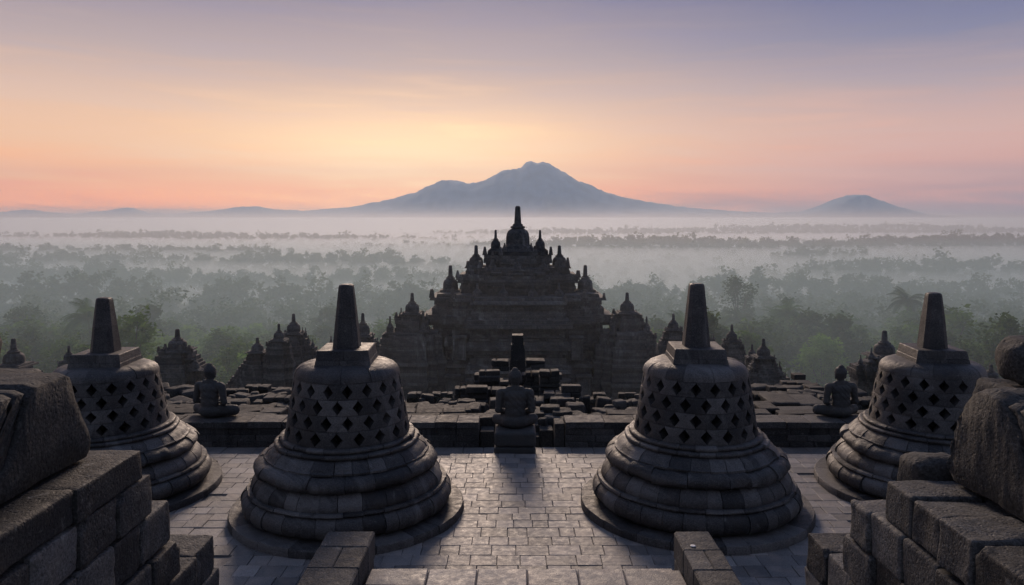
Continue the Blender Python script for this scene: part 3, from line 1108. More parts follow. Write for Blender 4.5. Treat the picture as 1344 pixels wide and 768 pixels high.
    out.polygons.foreach_set('use_smooth', [True] * len(out.polygons))
    return out


def statue(label, loc, rz, sc, kx, seed):
    r = empty('seated_statue', loc, rz, (sc, sc, sc))
    tag(r, label, 'statue', 'seated stone figures seen from behind')
    me = statue_mesh(kx, seed)
    me.name = 'figure'
    link(bpy.data.objects.new('figure', me), r)
    return r


s0 = statue('seated stone figure on a low pedestal in the gap of the parapet, seen from behind', (.065, 15.86, .425), 0, 1.06, .86, 1)
mb = MB()
k = 1 / 1.06
rock(mb, -.43 * k, .43 * k, -.40 * k, .42 * k, -.31 * k, .01, 3, n=14, rough=.012, rnd_=.07, tint=.4)
rock(mb, -.425 * k, .425 * k, -.395 * k, .42 * k, -.58 * k, -.312 * k, 6, n=14, rough=.008, rnd_=.03, tint=.35)
mb.build('pedestal', M_STATUE, s0, smooth=True)
statue('seated stone figure on the left parapet, turned slightly aside, pale mist beyond', (-6.73, 16.83, .40), math.radians(-14), 1.0, 1.15, 2)
statue('seated stone figure on the right parapet beside the weathered shrine, partly behind the stupa', (7.33, 16.83, .40), math.radians(6), .97, 1.08, 3)


# ------------------------------------------------------------------ ruins just beyond the parapet
def block_px(x0, x1, ytop, Y, drop=.5, depth=None, seed=0, rough=.012, name='stone_block', pile=False):
    a, b = at(x0, ytop, Y), at(x1, ytop, Y)
    d = depth or (b.x - a.x) * .9
    rd = random.Random(seed)
    mb = MB()
    if not pile:
        rock(mb, a.x, b.x, Y, Y + d, a.z - drop, a.z, seed, n=7, rough=rough, rnd_=.035, tint=rd.gauss(.42, .15))
        return mb.build(name, M_RUIN, smooth=True)
    z = a.z                                                  # a leaning pile of broken stones
    w = b.x - a.x
    while z > a.z - drop:
        h = rd.uniform(.13, .27)
        ox, oy = rd.gauss(0, w * .10), rd.gauss(0, w * .06)
        i0 = len(mb.v)
        if rd.random() < .45 and z < a.z:
            m = rd.uniform(.35, .65)
            rock(mb, a.x + ox, a.x + w * m + ox - .008, Y + oy, Y + d + oy, z - h + .004, z - rd.uniform(0, .02), rd.uniform(0, 99), n=5, rough=rough * 2.4, rnd_=.035, tint=rd.gauss(.42, .2))
            rock(mb, a.x + w * m + ox, b.x + ox + rd.gauss(0, .03), Y + oy, Y + d + oy, z - h + .004, z - rd.uniform(0, .02), rd.uniform(0, 99), n=5, rough=rough * 2.4, rnd_=.035, tint=rd.gauss(.42, .2))
        else:
            rock(mb, a.x + ox, b.x + ox * .4, Y + oy, Y + d + oy, z - h + .004, z, rd.uniform(0, 99), n=6, rough=rough * 2.4, rnd_=.035, tint=rd.gauss(.42, .2))
        mb.turn(i0, rd.gauss(0, .16), rd.gauss(0, .03))
        z -= h
    return mb.build(name, M_RUIN, smooth=True)


BLOCKS = [
    # x0, x1, top, distance, height below the top
    (600, 616, 536, 17.6, .9), (616, 634, 530, 18.2, 1.0), (604, 622, 524, 18.6, 1.2), (648, 660, 522, 18.4, 1.2), (636, 648, 540, 17.4, .8),
    (715, 733, 532, 17.7, .9), (748, 764, 529, 18.2, 1.0), (733, 750, 537, 17.5, .8), (757, 770, 545, 17.2, .6), (768, 784, 545, 17.3, .6), (742, 766, 542, 17.6, .7), (690, 700, 522, 18.6, 1.3), (737, 752, 521, 19.0, 1.3),
    (540, 560, 528, 18.6, 1.0), (568, 586, 535, 18.0, .8), (585, 599, 541, 17.5, .7), (530, 545, 538, 17.8, .7), (556, 578, 544, 17.3, .6),
    (782, 806, 535, 18.4, .8), (804, 826, 541, 17.7, .6), (826, 844, 537, 18.3, .8), (818, 834, 546, 17.2, .5),
]
for i, (x0, x1, yt, Y, dr) in enumerate(BLOCKS):
    o = block_px(x0 - 3, x1 + 3, yt + 3, Y, dr, depth=.34, seed=100 + i, pile=True, name='stone_pile')
    side = 'left' if x1 < 676 else 'right'
    tag(o, 'ragged pile of grey blocks in the ruins beyond the parapet, %s of the tall pillar' % side, 'stone pile', 'stone piles %s of the pillar' % side)
rs = random.Random(505)
for k in range(120):
    right = k % 2
    px, py = (rs.uniform(950, 1130) if right else rs.uniform(205, 430)), 546 - rs.random() * 40
    Y = 17.3 + (550 - py) * .16 + rs.uniform(0, .6)
    a = at(px, py, Y)
    w_, h_ = rs.uniform(.10, .32), rs.uniform(.06, .2)
    mb = MB()
    rock(mb, -w_, w_, -w_ * .8, w_ * .8, -.9, h_ * .5, rs.uniform(0, 99), n=5, rough=.022, rnd_=.04, tint=rs.gauss(.45, .18))
    o = mb.build('fallen_stone', M_RUIN, smooth=True)
    o.location = (a.x, Y, a.z); o.rotation_euler = (rs.gauss(0, .08), rs.gauss(0, .08), rs.uniform(-.6, .6))
    tag(o, 'small fallen stone in the ruins %s' % ('beyond the right parapet' if right else 'beside the left seated statue'), 'stone', 'fallen stones %s' % ('beyond the right parapet' if right else 'near the left statue'))
rs = random.Random(404)
for k in range(110):
    px, py = rs.uniform(500, 862), 552 - rs.random() ** 1.6 * 34
    if abs(px - 678) < 30 and py > 530: continue
    if not (px < 600 or px > 745) and rs.random() < .3: continue
    Y = 17.1 + (552 - py) * .09 + rs.uniform(0, .5)
    a = at(px, py, Y)
    w_, h_ = rs.uniform(.08, .24), rs.uniform(.06, .15)
    mb = MB()
    rock(mb, -w_, w_, -w_ * .8, w_ * .8, -.45, h_ * .5, rs.uniform(0, 99), n=5, rough=.02, rnd_=.04, tint=rs.gauss(.45, .18))
    o = mb.build('fallen_stone', M_RUIN, smooth=True)
    o.location = (a.x, Y, a.z); o.rotation_euler = (rs.gauss(0, .08), rs.gauss(0, .08), rs.uniform(-.6, .6))
    side = 'left' if px < 676 else 'right'
    tag(o, 'small fallen stone among the rubble beyond the parapet, %s of the pillar' % side, 'stone', 'fallen stones %s of the pillar' % side)
# the dark stepped pillar behind the central statue
a = at(679.5, 441, 24.0)
root = empty('stone_pillar', (a.x, 24.3, a.z))
tag(root, 'tall dark stepped pillar standing behind the head of the central seated statue', 'pillar')
w = F / 24.0
for nm, hw, hb, z1, z0, hd in (('pillar_top', 7.3, 7.9, 0, -.30, .22), ('pillar_shaft', 8.6, 10.0, -.303, -.80, .25), ('pillar_base', 10.2, 13.0, -.803, -4.2, .28)):
    mb = MB()
    mb.prism([(-hb / w, -hd), (hb / w, -hd), (hb / w, hd), (-hb / w, hd)], z0, z1, top=hw / hb, tint=.05)
    mb.build(nm, M_WALL, root)
# stair blocks in the gap of the parapet
for i, (x0, x1, y0, y1, z1) in enumerate(((-.70, -.40, 16.5, 16.95, .16), (.93, 1.15, 16.42, 16.9, .36), (.62, .92, 16.75, 17.2, .12), (-.42, .62, 16.7, 17.1, -.02), (-.5, .7, 17.1, 17.5, .14), (-.55, .75, 17.5, 17.9, .3))):
    mb = MB()
    n = max(1, round((x1 - x0) / .35))
    for k in range(n):
        mb.box(x0 + (x1 - x0) * k / n + .003, x0 + (x1 - x0) * (k + 1) / n - .003, y0, y1, -.8, z1 + RND.gauss(0, .006), bev=.015, jit=.006, tint=RND.gauss(.38, .14))
    lab = ('broken upright stone at the inner end of the left parapet', 'two-stone stub post at the inner end of the right parapet', 'low stone lying in the gap beside the stub post',
           'lowest stone step in the parapet gap behind the pedestal', 'middle stone step in the parapet gap behind the pedestal', 'upper stone step in the parapet gap behind the pedestal')[i]
    tag(mb.build('stone_step' if i > 2 else 'stone_block', M_RUIN), lab, 'stone step' if i > 2 else 'stone block')


def flags(name, label, x0, x1, y0, y1, z, seed, drop=.5):
    """uneven slabs laid behind the parapet"""
    rnd = random.Random(seed)
    i = 0
    y = y0
    while y < y1:
        d = rnd.uniform(.35, .5)
        x = x0 + rnd.uniform(0, .3)
        while x < x1:
            w = rnd.uniform(.45, .95)
            if rnd.random() < .72:
                mb = MB()
                mb.box(-w / 2, w / 2, -d / 2, d / 2, -drop, 0, bev=.02, jit=.02, tint=min(1, max(0, rnd.gauss(.25, .2))), rnd=rnd, rot=rnd.gauss(0, .05))
                mb.weather(.02, 3, i)
                o = mb.build(name, M_RUIN)
                i += 1
                o.location = (x + w / 2, y + d / 2, z + rnd.gauss(-.01, .02) - (y - y0) * .03)
                o.rotation_euler = (rnd.gauss(0, .02), rnd.gauss(0, .02), 0)
                tag(o, label, 'stone slab', label.split(',')[0])
            x += w + .01
        y += d + .01


flags('stone_slab', 'loose uneven paving slab beyond the left parapet, catching the dawn light', -9.5, -.9, 16.98, 18.1, .37, 5)
flags('stone_slab', 'loose uneven paving slab beyond the right parapet, catching the dawn light', 2.0, 9.5, 16.98, 17.7, .34, 8)


def ruin(name, label, x0, x1, yt, Y, rows, seed, depth=.38, cat='ruined wall', ragged=.5):
    a, b = at(x0, yt, Y), at(x1, yt, Y)
    rows = int(rows * 1.5)
    h = .15
    rd = random.Random(seed)
    return course_wall(name, label, a.x, b.x, Y, Y + depth, a.z - rows * h, [h * rd.uniform(.8, 1.2) for _ in range(rows)], seed, M_RUIN, cap=False, ragged=ragged, cat=cat, lens=(.14, .42), jitter=.06)


for args in (('low tumbled wall of dark blocks nearest the left slabs', 318, 400, 521, 20.5, 9, 11), ('broken wall with jagged top below the pair of left shrines', 292, 352, 505, 24.0, 10, 12),
             ('ruined wall stretch between left shrines and tall stupa', 345, 440, 509, 26.0, 11, 13), ('crumbled wall behind the left seated statue', 205, 300, 520, 22.0, 10, 14),
             ('long low ruined wall at the foot of the great temple, left half', 500, 640, 520, 27.0, 13, 15), ('long low ruined wall at the foot of the great temple, right half', 715, 870, 517, 27.0, 13, 16),
             ('broken wall below the stepped right shrine', 955, 1055, 518, 21.5, 8, 17), ('stepped ruined platform wall beneath the capped stump', 1010, 1082, 508, 23.5, 10, 18),
             ('upper stage of the ruined platform, right of the stepped shrine', 1028, 1066, 499, 25.0, 10, 19), ('ruined wall behind the right seated statue', 1072, 1170, 530, 20.0, 7, 20),
             ('broken gate wall close behind the pillar', 622, 738, 486, 22.6, 16, 31), ('broken gate wing wall just left of the central statue', 596, 664, 511, 20.2, 10, 32), ('broken gate wing wall just right of the central statue', 698, 764, 514, 20.0, 10, 33),
             ('tall broken gate pier close to the left side of the pillar', 645, 668, 474, 22.0, 15, 61), ('jagged gate wall stepping down left of the pillar', 628, 656, 489, 21.2, 13, 62), ('stub of gate wall nearest the central statue on its left', 612, 640, 508, 19.9, 10, 63),
             ('tall broken gate pier close to the right side of the pillar', 690, 716, 472, 22.2, 15, 64), ('jagged gate wall stepping down right of the pillar', 708, 735, 487, 21.0, 13, 65), ('stub of gate wall nearest the central statue on its right', 722, 750, 507, 19.7, 10, 66),
             ('low broken wall left of the leftmost shrine', -60, 215, 517, 25.0, 10, 23), ('low broken wall right of the rightmost stupa', 1150, 1420, 520, 23.0, 9, 24)):
    ruin('ruined_wall', args[0], *args[1:])
for i, (x0, x1, yt, Y, dr, dp) in enumerate(((1013, 1052, 529, 19.0, .10, 1.1), (998, 1024, 536, 18.4, .10, .8), (1031, 1088, 531, 19.6, .30, 1.2), (1030, 1080, 542, 18.2, .14, .7), (992, 1014, 543, 17.9, .16, .5))):
    o = block_px(x0, x1, yt, Y, dr, depth=dp, seed=300 + i, name='stone_slab')
    tag(o, ('pale tilted slab lying on top of the ruined steps', 'small slab propped at the near corner of the ruined steps', 'long dark slab forming the ruined steps',
            'lower long slab lying just beyond the right parapet', 'short thick slab just right of the tall stupa')[i], 'stone slab')
    if i != 2:
        mb = MB()
        a, b = at(x0 + 3, yt, Y), at(x1 - 3, yt, Y)
        mb.box(a.x, b.x, Y + .05, Y + dp - .05, -1.2, a.z - dr - .012, bev=.02, tint=.3)
        tag(mb.build('stone_block', M_RUIN), ('supporting block under the pale tilted slab', 'supporting block under the small propped slab', '', 'supporting block under the lower long slab',
                                              'supporting block under the short thick slab')[i], 'stone block')
    else:
        mb = MB(); a, b = at(x0 + 3, yt, Y), at(x1 - 3, yt, Y)
        mb.box(a.x, b.x, Y + .1, Y + dp - .1, -1.6, a.z - dr - .012, bev=.02, tint=.3)
        tag(mb.build('stone_block', M_RUIN), 'supporting block under the long dark slab', 'stone block')
o = block_px(1043, 1058, 492, 25.6, .22, depth=.4, seed=333)
tag(o, 'capped stone stump standing on the ruined platform', 'stone block')


# ------------------------------------------------------------------ temples beyond
def cross_plan(w, arm=.52, d=.8):
    """redented cross-shaped plan: wide arm along X, shorter arm towards the viewer"""
    m = w * (arm + 1) / 2; dm = w * d * .72
    q = [(w, w * .34), (m, w * .34), (m, dm * .78), (w * arm, dm * .78), (w * arm, w * d)]
    return _ring(q)


def _ring(q):
    """full outline from its first-quadrant corners (given from +X round to +Y)"""
    a = [(x, y) for x, y in q]
    b = [(-x, y) for x, y in q[::-1]]
    c = [(-x, -y) for x, y in q]
    d = [(x, -y) for x, y in q[::-1]]
    return a + b + c + d


def mini_stupa(mb, c, r, h, seed=0, n=14):
    """bell, square cap and finial on a small square base, about h tall with bell radius r"""
    hb = h * .44
    sq = lambda k: [(c[0] - k, c[1] - k), (c[0] + k, c[1] - k), (c[0] + k, c[1] + k), (c[0] - k, c[1] + k)]
    mb.prism(sq(r * 1.58), c[2], c[2] + h * .055, tint=.35, c=c[:2], top=.96)
    mb.prism(sq(r * 1.30), c[2] + h * .055, c[2] + h * .11, tint=.3, c=c[:2], top=.95)
    mb.lathe([(r * 1.08, h * .09), (r * 1.12, h * .12), (r * 1.0, h * .14), (r * .98, h * .30), (r * .93, h * .38), (r * .80, h * .45), (r * .55, h * .49), (r * .5, h * .50),
              (r * .62, h * .505), (r * .60, h * .545), (r * .44, h * .56), (r * .40, h * .60), (r * .30, h * .605), (r * .22, h * .97), (r * .14, h), (0, h)], c=c, n=n, tint=.35)


class Px:
    """turns pixel heights and widths at one distance into metres"""

    def __init__(s, cx, Y):
        s.cx, s.Y = cx, Y
        s.k = Y / F
        s.x = at(cx, 400, Y).x

    def z(s, py): return at(s.cx, py, s.Y).z
    def w(s, px): return px * s.k


def stack(mb, P, prof, rnd, course=.24, arm=.52, d=.8, over=.05, ante=.0):
    """tiered body: prof = (py, half width px) from top to bottom; courses with mouldings and upright corner ornaments"""
    zs = [P.z(p[0]) for p in prof][::-1]; ws = [P.w(p[1]) for p in prof][::-1]
    z = zs[0]
    k = 0
    while z < zs[-1] - .02:
        h = min(rnd.uniform(.7, 1.25) * course, zs[-1] - z)
        w = float(np.interp(z + h * .5, zs, ws))
        ph = k % 6
        f = 1.0 + over * (1.0 if ph == 5 else .45 if ph in (0, 4) else -.25 if ph in (1, 3) else -.1) + rnd.uniform(-.008, .008)
        mb.prism([(P.x + x, P.Y + y) for x, y in _cp(w * f, arm, d)], z, z + h - (.0 if ph != 5 else .0), top=1.0 - rnd.uniform(.0, .012), tint=min(1, max(0, rnd.gauss(.42, .2) + (.15 if ph == 5 else 0))), c=(P.x, P.Y))
        if ante and (ph == 5 or rnd.random() < .12):
            q = _cp(w * f * .985, arm, d)
            for i, (x, y) in enumerate(q):
                if y > .1 * w or rnd.random() < .22: continue
                s_ = ante * rnd.uniform(.6, 1.15)
                mb.prism([(P.x + x * .985 - s_ * .38, P.Y + y - s_ * .3), (P.x + x * .985 + s_ * .38, P.Y + y - s_ * .3), (P.x + x * .985 + s_ * .38, P.Y + y + s_ * .3), (P.x + x * .985 - s_ * .38, P.Y + y + s_ * .3)],
                         z + h, z + h + s_ * rnd.uniform(.8, 1.5), top=rnd.uniform(.25, .6), tint=.4, c=(P.x + x * .985, P.Y + y))
        z += h
        k += 1


def _cp(w, arm=.52, d=.8):
    m = w * (arm + 1) / 2
    return _ring([(w, w * .34 * d / .8), (m, w * .34 * d / .8), (m, w * d * .62), (w * arm, w * d * .62), (w * arm, w * d)])


def relocate(root, names=None):
    """children are built in world space; parent them without moving"""
    for ch in root.children:
        ch.matrix_parent_inverse = root.matrix_world.inverted()


def temple(name, label, cat, cx, Y, prof, tips, main, seed, course=.24, ante=.3, arm=.52, d=.8, over=.05, zbase=None, group=None, panels=(), extra=()):
    """body, crowning stupa and pinnacles. main = (tip py, base py, bell radius px); tips = (dx px, tip py, base py, radius px, dY)"""
    rnd = random.Random(seed)
    P = Px(cx, Y)
    root = empty(name, (P.x, Y, P.z(prof[-1][0])))
    bpy.context.view_layer.update()
    tag(root, label, cat, group)
    mb = MB()
    stack(mb, P, prof, rnd, course, arm, d, over=over, ante=ante)
    mb.build('body', M_TEMPLE, root)
    mb = MB()
    z0, z1 = P.z(main[1]), P.z(main[0])
    mini_stupa(mb, (P.x, Y, z0), P.w(main[2]), z1 - z0, n=20)
    auto_smooth(mb.build('crowning_stupa', M_TEMPLE, root), 40)
    for (dx, tip, base, r, dy) in tips:
        mb = MB()
        z0, z1 = P.z(base), P.z(tip)
        mini_stupa(mb, (P.x + P.w(dx), Y + dy, z0), P.w(r), z1 - z0, n=12)
        auto_smooth(mb.build('pinnacle', M_TEMPLE, root), 40)
    for (dx, y0, y1, hw, dy) in panels:
        mb = MB()
        x = P.x + P.w(dx)
        hw_ = P.w(hw); z0, z1 = P.z(y1), P.z(y0)
        yy = Y + dy
        mb.box(x - hw_, x - hw_ * .72, yy - .16, yy + .3, z0, z1, bev=.02, tint=.55)
        mb.box(x + hw_ * .72, x + hw_, yy - .16, yy + .3, z0, z1, bev=.02, tint=.55)
        mb.box(x - hw_ * 1.1, x + hw_ * 1.1, yy - .22, yy + .3, z1 + .003, z1 + .22, bev=.02, tint=.45)
        mb.box(x - hw_ * .715, x + hw_ * .715, yy + .02, yy + .2, z0, z1 - .003, bev=.01, tint=.95)
        mb.build('niche', M_TEMPLE, root)
    relocate(root)
    return root


temple('great_temple', 'great stepped temple with one tall crowning stupa and rising pinnacles, mountain behind it', 'temple', 679.5, 60,
       [(329, 22), (330, 37), (336, 40), (343, 43), (349, 42), (351, 44), (351.5, 66), (357, 70), (367, 75), (374, 76), (381, 75), (383, 77), (383.6, 99), (388, 104), (394, 103), (402, 110), (414, 116), (420, 111), (428, 110),
        (440, 112), (470, 113), (474, 113), (475, 121), (500, 123), (520, 127), (545, 131)],
       [(-29, 301.7, 329.6, 6.4, 0), (29.3, 302, 329.6, 6.4, 0), (-54.7, 322, 351.4, 9.3, 0), (54.7, 322.3, 351.4, 9.3, 0), (-88.5, 348.3, 383.5, 10, 0), (88.8, 348, 383.5, 10, 0),
        (-17, 318, 330, 4, -1.5), (17, 318, 330, 4, -1.5), (-32, 338, 352, 5, -2.6), (32, 338, 352, 5, -2.6), (0, 336, 352, 5.5, -2.9), (-50, 366, 384, 6, -4.0), (50, 366, 384, 6, -4.0), (-18, 366, 384, 6, -4.3), (18, 366, 384, 6, -4.3),
        (-44, 410, 429, 6, -5.0), (44, 410, 429, 6, -5.0), (-15, 410, 429, 6, -5.0), (15, 410, 429, 6, -5.0)],
       (270.5, 329, 15.6), 41, course=.27, ante=.5, over=.085,
       panels=[(x, 434, 460, 9, -5.28) for x in (-44, -15, 15, 44)] + [(x, 480, 512, 11, -5.95) for x in (-51, -17, 17, 51)] + [(x, 434, 460, 8, -4.10) for x in (-72, 72)] + [(x, 396, 412, 7, -4.95) for x in (-40, -13, 13, 40)]
       + [(x, 357, 372, 6, -3.55) for x in (-27, 0, 27)] + [(x, 480, 512, 9, -4.6) for x in (-80, 80)])
SH = 'small shrines around the great temple'
temple('side_shrine', 'tiered shrine joined to the left flank of the great temple', 'shrine', 541, 57, [(412, 13), (415, 19), (424, 22), (431, 20), (436, 36), (448, 40), (458, 42), (470, 44), (545, 48)],
       [(-28, 414, 437, 5, -.5), (17, 413, 433, 4.2, -1.0), (-16, 405, 425, 3.6, .5), (-38, 440, 456, 4, 0)], (384.5, 412, 9.2), 42, group=SH)
temple('side_shrine', 'tiered shrine joined to the right flank of the great temple', 'shrine', 823, 57, [(411, 14), (415, 20), (424, 23), (431, 21), (436, 34), (448, 38), (458, 42), (470, 44), (545, 48)],
       [(-20, 414, 436, 4.5, -.8), (24, 414, 436, 5, -.6), (13, 407, 424, 3.4, .4), (36, 440, 456, 4, 0)], (384, 411, 9.4), 43, group=SH)
temple('side_shrine', 'shrine with a tall bell top and ragged ornaments, behind the left seated statue', 'shrine', 232, 42, [(459, 17), (464, 22), (470, 27), (478, 33), (488, 38), (500, 40), (545, 44)],
       [(-16, 456.5, 472, 4, 0), (19, 452, 470, 4.4, -.4), (31, 462.5, 482, 5, -.8), (-24, 472, 483, 3, 0)], (432, 460, 12), 44, group=SH, course=.2, ante=.3)
temple('side_shrine', 'smooth stepped pyramid shrine left of the twin tall shrines', 'shrine', 337, 44, [(461, 7), (464, 12), (468, 13), (472, 15), (480, 22), (488, 26), (495, 33), (502, 36), (545, 44)], [],
       (443, 462, 8), 45, group=SH, course=.16, ante=.0)
temple('side_shrine', 'slender shrine, shorter of the twin tall shrines on the left', 'shrine', 365.5, 43, [(446, 9), (450, 12), (456, 15), (466, 17), (480, 19), (545, 23)], [(-12, 447, 460, 2.6, 0)], (425, 447, 7), 46, group=SH, course=.17, ante=.2)
temple('side_shrine', 'taller of the twin left shrines, its right slope set with little pinnacles', 'shrine', 385, 46, [(436, 10), (440, 13), (446, 18), (456, 26), (470, 36), (545, 44)],
       [(11.5, 429, 442, 2.2, 0), (15.5, 430, 443, 2.2, 0), (19, 440, 450, 2.5, 0), (25, 445, 456, 2.5, 0)], (411.8, 438, 8.8), 47, group=SH, course=.18, ante=.2)
temple('side_shrine', 'shrine half hidden behind the spire of the tall left stupa', 'shrine', 476, 50, [(440, 13), (445, 16), (452, 20), (545, 27)], [(19, 443, 454, 3, 0)], (411, 441, 9), 48, group=SH, course=.2, ante=.2)
temple('side_shrine', 'tiny pointed shrine top just left of the tall left spire', 'shrine', 434, 48, [(458, 7), (464, 9), (545, 16)], [], (441, 459, 4.2), 49, group=SH, course=.18, ante=.0)
temple('side_shrine', 'shrine standing just left of the tall right spire', 'shrine', 884, 50, [(432, 9), (437, 13), (443, 15), (452, 20), (545, 26)], [], (411.5, 433, 6.8), 50, group=SH, course=.2, ante=.18)
temple('side_shrine', 'narrow shrine with a forked top just right of the tall right spire', 'shrine', 934, 55, [(448, 6), (455, 9), (545, 18)], [(-3, 437, 449, 2, 0), (3, 438, 449, 2, 0)], (440, 449, 1.8), 51, group=SH, course=.2, ante=.0)
temple('side_shrine', 'tall narrow shrine behind the stepped shrine on the right', 'shrine', 961, 47, [(447, 8), (451, 12), (458, 14), (466, 17), (476, 22), (545, 30)], [(-10, 445, 457, 2.6, 0), (10, 443, 456, 2.6, 0), (16, 453, 466, 2.6, 0)], (426, 448, 7), 52, group=SH, course=.18, ante=.2)
temple('side_shrine', 'slim pointed shrine squeezed between two stepped shrines on the right', 'shrine', 988, 43, [(468, 6), (472, 8), (482, 9), (545, 14)], [], (452, 469, 5), 53, group=SH, course=.18, ante=.0)
temple('side_shrine', 'stepped pyramid shrine with a broken slope falling to the ruined platform', 'shrine', 1003, 39, [(468, 9), (470, 14), (474, 13), (480, 17), (488, 23), (496, 31), (506, 37), (545, 50)], [(12, 464, 481, 3.2, -.3), (-14, 467, 482, 3, -.3), (22, 474, 489, 3, 0)], (444.5, 469, 8.6), 54, group=SH, course=.15, ante=.12)
temple('side_shrine', 'weathered shrine with bell top beside the right seated statue', 'shrine', 1162, 34, [(467, 18), (472, 21), (476, 27), (484, 45), (490, 42), (500, 38), (560, 42)],
       [(-21, 455, 473, 4.6, -.3), (-33.5, 465, 478, 3.2, -.2)], (434, 468, 13.4), 55, group=SH, course=.17, ante=.22)
temple('side_shrine', 'small shrine top between rightmost stupa and boulder', 'shrine', 1303.5, 38, [(497, 12), (500, 16), (506, 21), (560, 30)], [], (478.5, 498, 9), 56, group=SH, course=.18, ante=.1)
temple('side_shrine', 'bell topped shrine rising beyond the flat-sided coping stone', 'shrine', 16, 42, [(480, 16), (484, 22), (488, 20), (494, 36), (545, 46)], [], (444.5, 481, 13), 57, group=SH, course=.18, ante=.18)
temple('side_shrine', 'little bell spire just left of the leftmost stupa', 'shrine', 88.5, 42, [(474, 10), (480, 13), (545, 24)], [], (454, 475, 6.6), 58, group=SH, course=.18, ante=.1)
temple('side_shrine', 'tiny spire left of the shrine behind the left statue', 'shrine', 188, 44, [(488, 6), (494, 9), (545, 16)], [], (477.5, 489, 3.6), 59, group=SH, course=.18, ante=.0)


# ------------------------------------------------------------------ trees
def leaf_quads(mb, c, n, spread, size, rnd, tint, flat=.5):
    for _ in range(n):
        p = Vector((rnd.gauss(0, 1), rnd.gauss(0, 1), rnd.gauss(0, .8)))
        p = Vector(c) + p.normalized() * spread * (rnd.random() ** .5)
        a = Vector((rnd.gauss(0, 1), rnd.gauss(0, 1), rnd.gauss(0, 1) * flat)).normalized()
        b = a.orthogonal().normalized()
        b = Matrix.Rotation(rnd.uniform(0, 6.28), 3, a) @ b
        s = size * rnd.uniform(.6, 1.3)
        q = [p - a * s, p + b * s * .45, p + a * s, p - b * s * .45]
        mb.add(q, [(0, 1, 2, 3)], min(1, max(0, tint + rnd.gauss(0, .12))))


def broadleaf(seed, h, R, mat, trunk_h=.35, clumps=50, leaves=48, size=.44, dome=.55, name_data='tree'):
    """crown and trunk meshes of one kind of tree, base at the origin"""
    rnd = random.Random(seed)
    cr, tr = MB(), MB()
    th = h * trunk_h
    tr.tube([(0, 0, -1.5), (.05 * R, 0, th * .5), (-.03 * R, .04 * R, th), (0, 0, h * .7)], [h * .028, h * .022, h * .018, h * .008], n=7)
    for i in range(clumps):
        u = rnd.random() ** .55
        a = rnd.uniform(0, 2 * PI)
        zz = rnd.random()
        env = math.sin(PI * min(1, max(0, zz * .86 + .12))) ** dome
        r = R * env * u * rnd.uniform(.75, 1.12)
        c = (r * math.cos(a), r * math.sin(a), th * .85 + (h - th * .85) * zz)
        sp = R * rnd.uniform(.20, .36)
        leaf_quads(cr, c, leaves, sp, size, rnd, rnd.uniform(.15, .75))
        if i % 3 == 0:
            tr.tube([(0, 0, th * rnd.uniform(.7, 1.3)), (c[0] * .5, c[1] * .5, (th + c[2]) * .52), c], [h * .012, h * .008, h * .003], n=5)
    return cr.mesh('crown', mat), tr.mesh('trunk', M_BARK)


def palm(seed, h, R, mat):
    rnd = random.Random(seed)
    cr, tr = MB(), MB()
    bx, by = rnd.uniform(-.8, .8), rnd.uniform(-.8, .8)
    tr.tube([(0, 0, -1.5), (bx * .2, by * .2, h * .4), (bx * .6, by * .6, h * .75), (bx, by, h)], [.22, .17, .14, .15], n=7)
    for i in range(36):
        a = 2 * PI * i / 36 * 3.7 + rnd.uniform(-.2, .2)
        up = rnd.uniform(-.35, 1.25)
        L = R * rnd.uniform(.8, 1.1)
        pts = []
        d = Vector((math.cos(a) * math.cos(up), math.sin(a) * math.cos(up), math.sin(up)))
        p = Vector((bx, by, h))
        for k in range(9):
            pts.append(p.copy())
            p = p + d * L / 8
            d = (d + Vector((0, 0, -rnd.uniform(.17, .27)))).normalized()
        t = rnd.uniform(.2, .7)
        for k in range(8):
            p0, p1 = pts[k], pts[k + 1]
            side = (p1 - p0).cross(Vector((0, 0, 1))).normalized()
            for m in (0, .33, .66):
                q = p0.lerp(p1, m)
                ll = R * .26 * math.sin(PI * min(1, (k + m) / 8 * .85 + .12))
                for s in (-1, 1):
                    tipv = q + side * s * ll + (p1 - p0).normalized() * ll * .45 + Vector((0, 0, -ll * .45))
                    cr.add([q, q + (p1 - p0) * .30, tipv], [(0, 1, 2)], t)
    return cr.mesh('crown', mat), tr.mesh('trunk', M_BARK)


def put_tree(name, meshes, loc, rz, sc, label, cat, group=None):
    r = empty(name, loc, rz, sc if hasattr(sc, '__len__') else (sc, sc, sc))
    tag(r, label, cat, group)
    link(bpy.data.objects.new('crown', meshes[0]), r)
    link(bpy.data.objects.new('trunk', meshes[1]), r)
    return r


KB = [broadleaf(1, 11, 4.6, M_LEAF), broadleaf(2, 13, 5.2, M_LEAF, dome=.4, clumps=54), broadleaf(3, 10, 4.2, M_LEAF_BRIGHT, trunk_h=.25), broadleaf(4, 14, 4.0, M_LEAF_DARK, dome=.7, clumps=50),
      broadleaf(5, 12, 5.4, M_LEAF_DARK, trunk_h=.45, dome=.35), broadleaf(6, 8, 4.4, M_LEAF_BRIGHT, trunk_h=.15, dome=.4)]
KP = [palm(1, 12, 4.2, M_LEAF), palm(2, 14.5, 4.6, M_LEAF_DARK), palm(3, 10.5, 3.8, M_LEAF)]
M_LEAF_ROUND = leaf_mat('foliage_round', (.06, .13, .02), (.20, .34, .07))
BUSH = broadleaf(9, 9.0, 3.7, M_LEAF_ROUND, trunk_h=.18, clumps=110, leaves=60, size=.26, dome=.42)
TALL = broadleaf(12, 20, 5.0, M_LEAF_DARK, trunk_h=.42, clumps=52, leaves=46, size=.4, dome=.3)


def stand(px, ytop, Y, h):
    """base point of a tree of height h whose top shows at px, ytop"""
    p = at(px, ytop, Y)
    return p.x, Y, p.z - h


